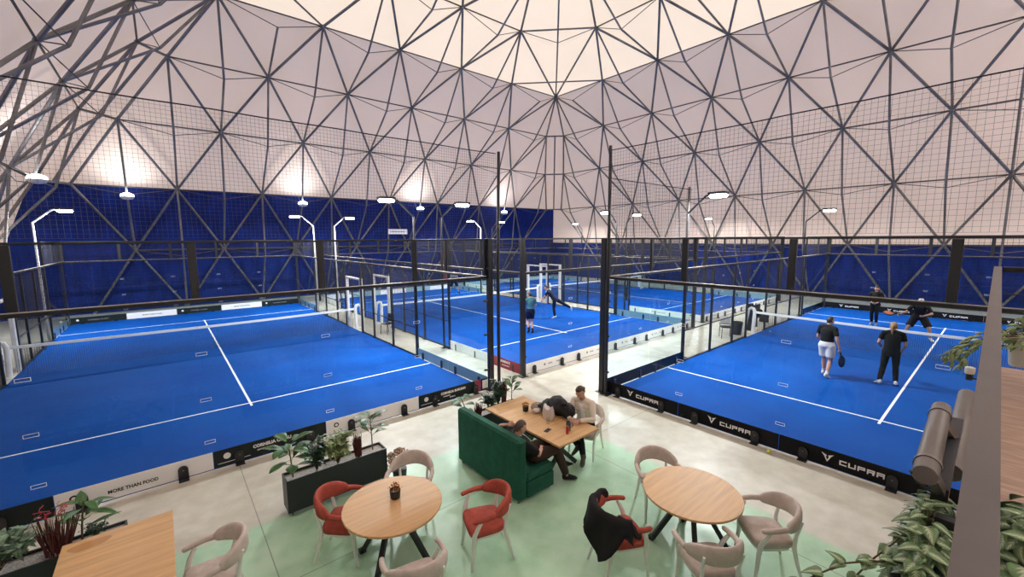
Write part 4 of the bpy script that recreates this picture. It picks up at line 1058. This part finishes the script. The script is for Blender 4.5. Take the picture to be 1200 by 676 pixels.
def person(label,pos,face,J,kit,vox=.011):
    t=thing('person',label,'person',pos,face-PI/2)
    g={k:V(v) for k,v in J.items()}
    body=MB(); sk=kit.get('fat',1.0)
    side=(g['hipR']-g['hipL']).normalized(); sh=(g['shR']-g['shL']).normalized(); pel=(g['hipR']+g['hipL'])/2; che=(g['shR']+g['shL'])/2
    ax=(che-pel); L=ax.length; up=ax.normalized()
    def torso(mb,o,z0=-.12,z1=1.12,neck=True,belly=0):
        T=[(z0,.13,.095),(.0,.158,.112),(.12,.165,.116),(.42,.135+belly,.10+belly),(.72,.160,.118),(.90,.165,.105),(1.02,.125,.08)]+([(1.12,.060,.058)] if neck else [])
        pts=[];rs=[]
        for a,w_,d_ in T: pts.append(pel+ax*a+kit.get('bend',V((0,0,0)))*(4*max(0,a)*(1-min(1,a)))); rs.append(((w_*sk+o),(d_*sk+o)))
        s_=(side+sh).normalized(); mb.tube(pts,rs,20,side=s_)
    torso(body,0); limb(body,[g['shL'],che+up*.035,g['shR']],[.05*sk,.062*sk,.05*sk])
    hd=g['head']; nk=che+up*.05
    limb(body,[nk-up*.05,nk.lerp(hd,.5),hd-V((0,0,.03))],[.062,.054,.055])
    for s in'LR':
        limb(body,[g['hip'+s],g['hip'+s].lerp(g['kn'+s],.5),g['kn'+s],g['kn'+s].lerp(g['an'+s],.35),g['an'+s]],[.088*sk,.078*sk,.056*sk,.058*sk,.037])
        limb(body,[g['sh'+s],g['sh'+s].lerp(g['el'+s],.5),g['el'+s],g['el'+s].lerp(g['wr'+s],.3),g['wr'+s]],[.056*sk,.048*sk,.038*sk,.037*sk,.025])
    bm_=remesh(body,vox*.85,6)
    hm,mx=head_mb(hd,g.get('look',V((0,1,0))),g.get('headup',V((0,0,1))))
    off=len(bm_.v); bm_.v+=hm.v; bm_.f+=[tuple(i+off for i in f_) for f_ in hm.f]; bm_.m+=hm.m
    for s,mi in(('L',1),('R',-1)): hand(bm_,g['wr'+s],g['el'+s],g.get('palm'+s,V((-mi*-1*.0+ (1 if s=='L' else -1),.3,0))),kit.get('curl'+s,.35),1.0,mi)
    bm_.build('body',[kit.get('skin','skin'),'eye','lip'],t,smooth=75)
    if kit.get('hair'): hair_mb(mx,kit.get('style')).build('hair',kit['hair'],t,smooth=75)
    if kit.get('cap'):
        mb=MB(); vs=[]
        R=[]
        for z,s_ in((.018,1.0),(.05,1.0),(.085,.86),(.112,.5),(.122,.08)): R.append([mx@V((.084*s_*math.cos(a),.102*s_*math.sin(a)-.004,z)) for a in np.linspace(0,2*PI,24,endpoint=False)])
        mb.rings(R); G=[[mx@V((.075*q*(1-.25*b),.085*math.sqrt(max(0,1-q*q*.8))+.075*b,.026-.018*b-.012*q*q)) for q in np.linspace(-1,1,9)] for b in(0,.5,1)]
        mb.grid(G); mb.grid([[p_-mx.to_3x3()@V((0,0,.006)) for p_ in r_] for r_ in G],0,True); mb.build('cap',kit['cap'],t,smooth=75)
    # top
    mb=MB(); torso(mb,.016,kit.get('hem',-.10),1.07,False,kit.get('belly',0)); limb(mb,[g['shL'],che+up*.035,g['shR']],[.064*sk,.078*sk,.064*sk]); mb.tube([che+up*.0,che+up*.085],[.085,.068],16)
    for s in'LR':
        a,b,c=g['sh'+s],g['el'+s],g['wr'+s]; sl=kit.get('sleeve',.62)
        if sl<=1: pts=[a,a.lerp(b,sl*.5),a.lerp(b,sl)]; rs=[.066*sk,.064*sk,.064*sk]
        else: pts=[a,a.lerp(b,.5),b,b.lerp(c,.5),b.lerp(c,sl-1)]; rs=[.071*sk,.062*sk,.052*sk,.047*sk,.039*sk]
        mb.tube([p_ for p_ in pts],rs,14); mb.sph(a,rs[0]*.98,14,8)
        for p_,r_ in zip(pts[1:-1],rs[1:-1]): mb.sph(p_,r_,12,8)
    remesh(mb,vox,4).build(kit.get('topname','shirt'),kit['top'],t,smooth=75)
    if kit.get('open'):   # cardigan front: a strip of the inner tee shows between the two fronts
        s_=(side+sh).normalized(); fr=s_.cross(up)*-1
        if fr.dot(g.get('look',V((0,1,0))))<0: fr=-fr
        G=[]
        for a in np.linspace(.28,1.0,8): 
            c=pel+ax*a; w_=.045+.035*a; G.append([c+s_*(q*w_)+fr*(.135*sk-.03*abs(q)-.035*max(0,a-.8)/.2) for q in np.linspace(-1,1,7)])
        mb=MB(); mb.grid(G); o=mb.build('tee',kit['open'],t,smooth=75); sm=o.modifiers.new('thickness','SOLIDIFY'); sm.thickness=.012
    # bottom
    mb=MB(); bl=kit.get('leg',.55); o_=kit.get('loose',.02)
    mb.tube([pel+ax*-.10,pel,pel+ax*.14,pel+ax*.30],[(.13*sk+o_,.10*sk+o_),(.160*sk+o_,.114*sk+o_),(.165*sk+o_*.8,.118*sk+o_*.8),(.145*sk+o_*.6,.104*sk+o_*.6)],18,side=side)
    for s in'LR':
        a,b,c=g['hip'+s],g['kn'+s],g['an'+s]
        if bl<=1: pts=[a,a.lerp(b,bl*.5),a.lerp(b,bl)]; rs=[.092*sk+o_,.085*sk+o_,.080*sk+o_*1.1]
        else: pts=[a,a.lerp(b,.5),b,b.lerp(c,.4),b.lerp(c,bl-1)]; rs=[.092*sk+o_*.8,.080*sk+o_,.058*sk+o_,.056*sk+o_,.041+o_]
        mb.tube(pts,rs,14); mb.sph(a,rs[0]*.98,14,8)
        for p_,r_ in zip(pts[1:-1],rs[1:-1]): mb.sph(p_,r_,12,8)
    remesh(mb,vox,4).build(kit.get('botname','shorts'),kit['bot'],t,smooth=75)
    for s in'LR':
        a=g['an'+s]; b=g['to'+s]; d=(b-a); leg=(g['kn'+s]-a).normalized(); d=(d-leg*d.dot(leg)*.55).normalized(); sd=d.cross(leg).normalized(); dn=d.cross(sd).normalized()
        if dn.dot(leg)>0: dn=-dn
        mb=MB(); R=[]
        for y,w_,h0,h1 in((-.075,.022,.04,.02),(-.06,.034,.062,.05),(0,.038,.07,.055),(.06,.042,.07,.02),(.12,.047,.07,-.012),(.165,.040,.07,-.03),(.19,.018,.066,-.045)):
            c=a+d*y; R.append([c+sd*(w_*math.cos(q))+dn*((h0+h1*-1)/2+ (h0+h1)/2*math.sin(q)*1.0) for q in np.linspace(0,2*PI,14,endpoint=False)])
        mb.rings(R); 
        if kit.get('boot'): mb.tube([a+dn*.02,a+leg*.06,a+leg*.15],[.05,.052,.056],14)
        mb.build('boot' if kit.get('boot') else 'shoe',kit.get('shoe','clwhite'),t,smooth=75,fixn=True)
        if not kit.get('boot') and kit.get('sock'): MB().tube([a+leg*.01,a+leg*.12],[.043,.046],12).build('sock',kit['sock'],t,smooth=75)
    return t
def stand(**k):
    d=dict(hipL=(-.095,0,.93),hipR=(.095,0,.93),knL=(-.11,.02,.50),knR=(.11,.02,.50),anL=(-.12,-.03,.085),anR=(.12,-.03,.085),toL=(-.15,.12,.03),toR=(.15,.12,.03),
     shL=(-.185,-.01,1.42),shR=(.185,-.01,1.42),elL=(-.26,-.04,1.13),elR=(.26,-.04,1.13),wrL=(-.27,.08,.89),wrR=(.27,.08,.89),head=(0,.03,1.63))
    d.update(k); return d
def racket(label,at_,dirv,nrm,m,g0=.12):
    d=V(dirv).normalized(); n=V(nrm); n=(n-d*n.dot(d)).normalized(); s=d.cross(n); mx=Matrix((s,d,n)).transposed().to_4x4(); mx.translation=V(at_)
    t=thing('padel_racket',label,'racket',(0,0,0)); t.matrix_world=mx
    MB().tube([(0,-.06,0),(0,.10,0)],.016,10).build('handle','black',t,smooth=40)
    poly=[]
    for k in range(28):
        a=2*PI*k/28; x=.125*math.cos(a); y=.29+.145*math.sin(a)*(1 if math.sin(a)>0 else 1.15); 
        if math.sin(a)<-.6: x*=.75
        poly.append((x,y))
    MB().prism(poly,-.017,.017).build('face',m,t); 
    rim=[(x*1.03,.29+(y-.29)*1.03,0) for x,y in poly]; MB().tube(rim+[rim[0]],.02,6).build('rim','black',t,smooth=True); return t
def w2(pos,face,p):
    r=face-PI/2; return V((pos[0]+p[0]*math.cos(r)-p[1]*math.sin(r),pos[1]+p[0]*math.sin(r)+p[1]*math.cos(r),pos[2]+p[2]))
def wd(face,p):
    r=face-PI/2; return V((p[0]*math.cos(r)-p[1]*math.sin(r),p[0]*math.sin(r)+p[1]*math.cos(r),p[2]))
TZ=.014
# right court: near pair seen from behind
P=(14.3,3.1,TZ); F=-.25
person('person in black tee and white shorts walking on the right court, back turned',P,F,stand(hipL=(-.095,.0,.91),hipR=(.095,.0,.91),knL=(-.10,.10,.50),anL=(-.11,.16,.085),toL=(-.13,.31,.03),knR=(.11,.02,.49),anR=(.12,-.14,.09),toR=(.15,.01,.03),elL=(-.25,.0,1.12),wrL=(-.16,.20,1.02),elR=(.27,-.05,1.12),wrR=(.31,.03,.86),head=(.02,.05,1.62),look=(.35,1,-.1)),
 dict(top='clblack',bot='clwhite',hair='hairk',shoe='clwhite',sock='clwhite',loose=.03,leg=.78,curlR=1.0,fat=.98,sleeve=.66,belly=.01),.012)
racket('black racket hanging from the right hand of the player in white shorts',w2(P,F,(.315,.075,.78)),wd(F,(.05,.25,-1)),wd(F,(1,0,0)),'racketk')
P=(14.7,1.78,TZ); F=.22
person('person in black tee and leggings with a blonde ponytail on the right court',P,F,stand(knL=(-.13,.05,.49),anL=(-.19,-.02,.085),toL=(-.25,.12,.03),anR=(.15,.05,.085),toR=(.17,.20,.03),knR=(.12,.06,.5),elL=(-.27,.02,1.14),wrL=(-.20,.22,1.0),elR=(.27,.0,1.13),wrR=(.22,.20,.95),head=(.0,.03,1.60),look=(.3,1,-.15)),
 dict(top='clblack',bot='clblack',hair='hairl',style='tail',shoe='clwhite',botname='leggings',leg=1.93,loose=.012,hem=-.26,curlR=1.0,fat=.98,belly=.02),.012)
racket('black racket held low in front of the ponytailed player on the right court',w2(P,F,(.22,.24,.87)),wd(F,(-.2,.75,-.5)),wd(F,(1,.2,.1)),'racketk')
# right court: far pair facing the camera
P=(24.4,3.65,TZ); F=PI-.1
person('person in all black standing at the back of the right court, facing the camera',P,F,stand(knL=(-.09,.08,.5),knR=(.09,.05,.5),anL=(-.09,.02,.085),anR=(.09,-.05,.085),toL=(-.11,.17,.03),toR=(.12,.10,.03),elL=(-.27,.05,1.15),wrL=(-.13,.25,1.05),elR=(.25,.05,1.15),wrR=(.08,.27,1.06),look=(0,1,-.1)),
 dict(top='clblack',bot='clblack',hair='hairk',botname='leggings',leg=1.9,loose=.012,shoe='clgrey',sleeve=1.9,topname='jacket',fat=.95),.014)
P=(22.2,2.0,TZ); F=PI+.1
person('person in white cap and black tee at the net of the right court, legs apart',P,F,stand(hipL=(-.11,-.10,.84),hipR=(.11,-.10,.84),knL=(-.30,.08,.46),knR=(.28,.10,.46),anL=(-.36,-.02,.085),anR=(.40,.02,.085),toL=(-.44,.11,.03),toR=(.47,.15,.03),shL=(-.2,.10,1.31),shR=(.2,.10,1.31),elL=(-.33,.18,1.05),wrL=(-.12,.36,.98),elR=(.38,.22,1.06),wrR=(.56,.40,.98),head=(.0,.20,1.50),look=(.1,1,-.1)),
 dict(top='clblack',bot='clblack',cap='clwhite',hair='hairb',shoe='clwhite',loose=.035,leg=.85,curlR=1.0,curlL=.8,fat=1.08,skin='skin2',sleeve=.8),.014)
racket('orange faced racket held out by the player in the white cap',w2(P,F,(.60,.45,.97)),wd(F,(1,.35,.1)),wd(F,(0,.5,1)),'racketo')
# middle court
P=(11.75,12.8,TZ); F=1.25
person('person in teal tee and navy shorts stepping on the middle back court',P,F,stand(hipL=(-.095,.0,.92),hipR=(.095,.0,.92),knL=(-.08,.14,.52),anL=(-.07,-.02,.12),toL=(-.06,.12,.05),knR=(.07,.05,.49),anR=(.06,-.10,.09),toR=(.09,.05,.03),elL=(-.25,.04,1.14),wrL=(-.18,.24,1.08),elR=(.26,.03,1.14),wrR=(.2,.24,1.08),head=(-.01,.05,1.62),look=(-.2,1,0)),
 dict(top='clteal',bot='clnavy',hair='hairk',shoe='clblack',sock='clblack',leg=.72,loose=.028,curlR=1.0),.013)
P=(14.85,14.35,TZ); F=2.0
person('person in dark tracksuit lunging on one leg on the middle back court',P,F,stand(hipL=(-.09,.0,.92),hipR=(.09,-.02,.94),knL=(-.06,.05,.50),anL=(-.02,.0,.085),toL=(-.04,.15,.03),knR=(.30,-.32,.72),anR=(.48,-.66,.50),toR=(.52,-.70,.36),shL=(-.24,.30,1.33),shR=(.10,.34,1.36),elL=(-.30,.46,1.10),wrL=(-.24,.60,.90),elR=(.16,.48,1.10),wrR=(.0,.64,.98),head=(-.10,.46,1.52),look=(-.2,1,-.3)),
 dict(top='clnavy',bot='clnavy',hair='hairk',botname='trousers',shoe='clwhite',leg=1.93,loose=.016,sleeve=.7,curlR=1.0),.013)
P=(16.2,25.9,TZ); F=-2.0
person('person in pale grey top and dark shorts far back on the middle court',P,F,stand(hipL=(-.11,-.06,.86),hipR=(.11,-.06,.86),knL=(-.25,.06,.48),knR=(.25,.06,.48),anL=(-.32,-.02,.085),anR=(.32,-.02,.085),toL=(-.4,.12,.03),toR=(.4,.12,.03),shL=(-.19,.08,1.34),shR=(.19,.08,1.34),elL=(-.28,.16,1.08),wrL=(-.1,.36,1.02),elR=(.28,.16,1.08),wrR=(.12,.36,1.02),head=(0,.15,1.54)),
 dict(top='clgrey',bot='clnavy',hair='hairk',shoe='clblack',leg=.9,loose=.035,curlR=1.0),.016)
# woman at the long table
P=(5.80,4.82,0); F=math.atan2(-.28,-1)
person('person in cream cardigan with tied brown hair sitting at the long table',P,F,dict(hipL=(-.095,-.02,.56),hipR=(.095,-.02,.56),knL=(-.10,.42,.52),knR=(.12,.40,.56),anL=(-.16,.40,.13),anR=(-.02,.32,.26),toL=(-.20,.54,.05),toR=(.06,.44,.16),
 shL=(-.175,.08,1.02),shR=(.175,.08,1.02),elL=(-.27,.24,.80),elR=(.24,.28,.80),wrL=(-.08,.44,.80),wrR=(.06,.47,.80),head=(.01,.20,1.24),look=(.25,1,-.55),headup=(0,.4,1),palmL=(.3,-.2,-1),palmR=(-.3,-.2,-1)),
 dict(top='clcream',topname='cardigan',open='cltee',bot='clblack',botname='trousers',hair='hairb',style='bun',shoe='olive',boot=1,leg=1.85,loose=.012,sleeve=1.9,hem=.0,fat=.95),.008)
# man reclining on the sofa
P=(4.02,4.70,0); F=-.06
person('person in black top and brown trousers reclining on the green sofa',P,F,dict(hipL=(-.10,.30,.555),hipR=(.10,.30,.555),knL=(-.06,.68,.63),knR=(.20,.66,.60),anL=(.10,.93,.22),anR=(.26,.84,.10),toL=(.12,1.07,.15),toR=(.31,.97,.035),
 shL=(-.18,.01,.88),shR=(.18,.03,.86),elL=(-.42,-.01,.95),wrL=(-.18,-.035,1.07),elR=(.27,.22,.68),wrR=(.13,.40,.66),head=(.03,.055,1.075),look=(.2,1,-.35),headup=(0,.25,1),palmL=(.3,.6,-.4),palmR=(-.5,.2,-.8)),
 dict(top='clblack',bot='clbrown',botname='trousers',hair='hairb',shoe='clblack',leg=1.9,loose=.022,sleeve=.9,fat=1.0),.009)
# ------------------------------------------------------------------ balcony at the right
DZ=2.66
o=MB().box((-1.5,-2.6,DZ-.14),(6.55,-.02,DZ)).build('floor','deck'); struct(o)
t=thing('railing','grey flat topped railing of the balcony at the right','railing',(0,0,0))
def ry(x): return .0+.0095*x
mb=MB()
x0,x1=-.2,6.22
el=lambda x:.010+(x-.5)*.0122
er=lambda x:-.021+(x-.5)*.0088
mb.add([(x0,er(x0),3.665),(x1,er(x1),3.665),(x1,el(x1),3.665),(x0,el(x0),3.665),(x0,er(x0),3.71),(x1,er(x1),3.71),(x1,el(x1),3.71),(x0,el(x0),3.71)],[(0,3,2,1),(4,5,6,7),(0,1,5,4),(1,2,6,5),(2,3,7,6),(3,0,4,7)])
ry=lambda x:(el(x)+er(x))/2
mb.build('handrail','handrail',t)
MB().bbox((6.15,-2.5,3.66),(6.2,.02,3.71),.004).build('end_rail','black',t)
for x in(.9,2.2,3.5,4.8,6.15): MB().box((x-.02,ry(x)-.012,DZ-.14),(x+.02,ry(x)+.012,3.665)).build('post','black',t)
for y in(-.9,-1.7,-2.46): MB().box((6.155,y-.02,DZ),(6.195,y+.02,3.66)).build('post','black',t)
for z in(2.95,3.2,3.45): 
    MB().bar((-.2,ry(-.2),z),(6.17,ry(6.17),z),.012).build('middle_rail','black',t); MB().bar((6.175,-2.5,z),(6.175,.0,z),.012).build('middle_rail','black',t)
# two tubes on a bracket outside the railing
t=thing('tube_fixture','pair of dark grey tubes on a bracket outside the balcony railing','fixture',(0,0,0))
def tube2(a,b,r): 
    d=(V(b)-V(a)).normalized(); return MB().tube([V(a),V(a)+d*.006,V(b)-d*.006,V(b)],[r*.93,r,r,r*.93],22)
T1=((1.90,.115,3.215),(2.72,.137,3.215)); T2=((2.45,.075,3.03),(3.75,.088,3.03))
tube2(*T1,.034).build('tube','tube',t,smooth=50); tube2(*T2,.040).build('tube','tube',t,smooth=50)
for s_ in(.12,.86):
    a=V(T1[0]).lerp(V(T1[1]),s_); b=V((a.x+.12,.085,3.08))
    MB().bar(a+V((0,-.012,-.03)),b,.035,.03).tube([a+V((-.012,0,0)),a+V((.012,0,0))],.038,18).build('bracket','tube',t,smooth=40)
MB().bar((2.1,.085,3.07),(3.0,.093,3.07),.045,.06).build('carrier','black',t)
for x in(2.0,2.8): MB().bar((x,.085,3.03),(x,ry(x)+.013,3.03),.04,.03).build('mount','black',t)
MB().tube([(1.90,.15,3.215),(1.93,.13,3.17),(2.0,.10,3.12),(2.1,.08,3.08)],.005,6).build('cable','black',t,smooth=True)
# trailing plants on the balcony
def trailing(label,c,ext,n,L,W,m,pot,shape='heart',side=(0,1,0),trail=0,name='trailing_plant'):
    t=thing(name,label,'plant',c); mb=MB(); st=MB()
    MB().rings([[V((x*s_,y*s_,z)) for x,y in superell(pot[0],pot[1],28,5)] for s_,z in((.82,-pot[2]),(.86,-pot[2]+.01),(1,-.02),(1.03,-.015),(1.03,0),(.95,.0))]).build('pot',pot[3],t,smooth=40)
    for k in range(n):
        q=random.random(); b=V((random.uniform(-1,1)*ext[0],random.uniform(-1,1)*ext[1],0)); r2=(b.x/ext[0])**2+(b.y/ext[1])**2
        if r2>1: b/=math.sqrt(r2)
        b.z=ext[2]*(1-.8*min(1,r2))*random.uniform(.3,1)-ext[2]*.35*min(1,r2)
        if k%4==0: st.tube([V((b.x*.2,b.y*.3,-.01)),V((b.x*.6,b.y*.6,b.z*.7+.02)),b],.0025,5)
        d=V((b.x/ext[0]+random.uniform(-.7,.7),b.y/ext[1]+random.uniform(-.7,.7),random.uniform(-.35,.25))); leaf(mb,b,d,(0,0,1),L*random.uniform(.7,1.15),W*random.uniform(.7,1.15),random.uniform(.2,.7),.15,0,6,shape)
    for k in range(trail):
        s=V(side)*ext[1]*.6+V((random.uniform(-1,.2)*ext[0],0,0)); pts=[s]; d=V(side)+V((random.uniform(-.3,.3),random.uniform(-.1,.25),random.uniform(-.1,.25)))
        for i in range(7): d=(d+V((random.uniform(-.2,.2),random.uniform(-.2,.2),-.22))).normalized(); pts.append(pts[-1]+d*ext[0]*.19)
        st.tube(pts,.003,5)
        for i in range(1,8):
            for q in(-1,1,0): leaf(mb,pts[i],(pts[i]-pts[i-1]).normalized()+V((random.uniform(-.8,.8),random.uniform(-.8,.8),random.uniform(-.2,.6))),(0,0,1),L*random.uniform(.6,1),W*random.uniform(.6,1),.3,.15,0,5,shape)
    st.build('stem','stem',t,smooth=True); leafmesh(mb,'foliage',m,t); return t
trailing('large leaved variegated trailing plant at the bottom right, hanging over the railing',(2.0,.10,2.93),(.40,.055,.17),190,.064,.052,'leafvar',(.34,.06,.14,'planter'),'heart',(-.9,.22,.42),6)
trailing('bushy variegated plant on the deck side of the railing at the bottom right',(2.1,-.13,2.98),(.34,.09,.18),120,.08,.066,'leafvar',(.32,.06,.14,'planter'))
trailing('small leaved trailing plant in a white pot at the far end of the railing',(5.6,-.20,3.16),(.36,.15,.24),240,.085,.035,'leafl',(.16,.14,.26,'white'),'oval',(-.5,1,.2),9)
t=thing('lamp_holder','small white cap with a black socket fixed under the railing beside the trailing plant','fitting',(4.4,.105,3.02)); MB().lathe([(.024,0),(.027,.006),(.027,.045),(.018,.05)],(0,0,0),18).build('cap','white',t,smooth=40); MB().lathe([(.018,-.045),(.019,0)],(0,0,0),12).build('socket','black',t)
MB().bar((0,-.0,-.03),(0,-.055,-.03),.012).build('mount','black',t)
o=MB().tube([(5.62,-.36,3.0),(5.6,-.42,3.08),(5.5,-.47,3.0),(5.4,-.5,2.85),(5.3,-.52,2.69),(5.2,-.56,2.67),(4.8,-.8,2.67)],.012,6).build('black_cable','black',smooth=True); tag(o,'black cable hanging down from the white planter pot onto the deck','cable')
# ------------------------------------------------------------------ world, exposure
w=bpy.data.worlds.new('sky'); sc.world=w; w.use_nodes=True; bg=w.node_tree.nodes['Background']; bg.inputs[0].default_value=(1,.985,.96,1); bg.inputs[1].default_value=1.55
vs=sc.view_settings; vs.view_transform='Standard'; vs.look='None'; vs.gamma=1; vs.use_curve_mapping=False; vs.exposure=0.0
cy=sc.cycles; cy.use_denoising=True
try: cy.denoiser='OPENIMAGEDENOISE'
except Exception: pass
cy.max_bounces=10; cy.diffuse_bounces=5; cy.glossy_bounces=3; cy.transmission_bounces=6; cy.transparent_max_bounces=40; cy.sample_clamp_indirect=6; cy.caustics_reflective=False; cy.caustics_refractive=False
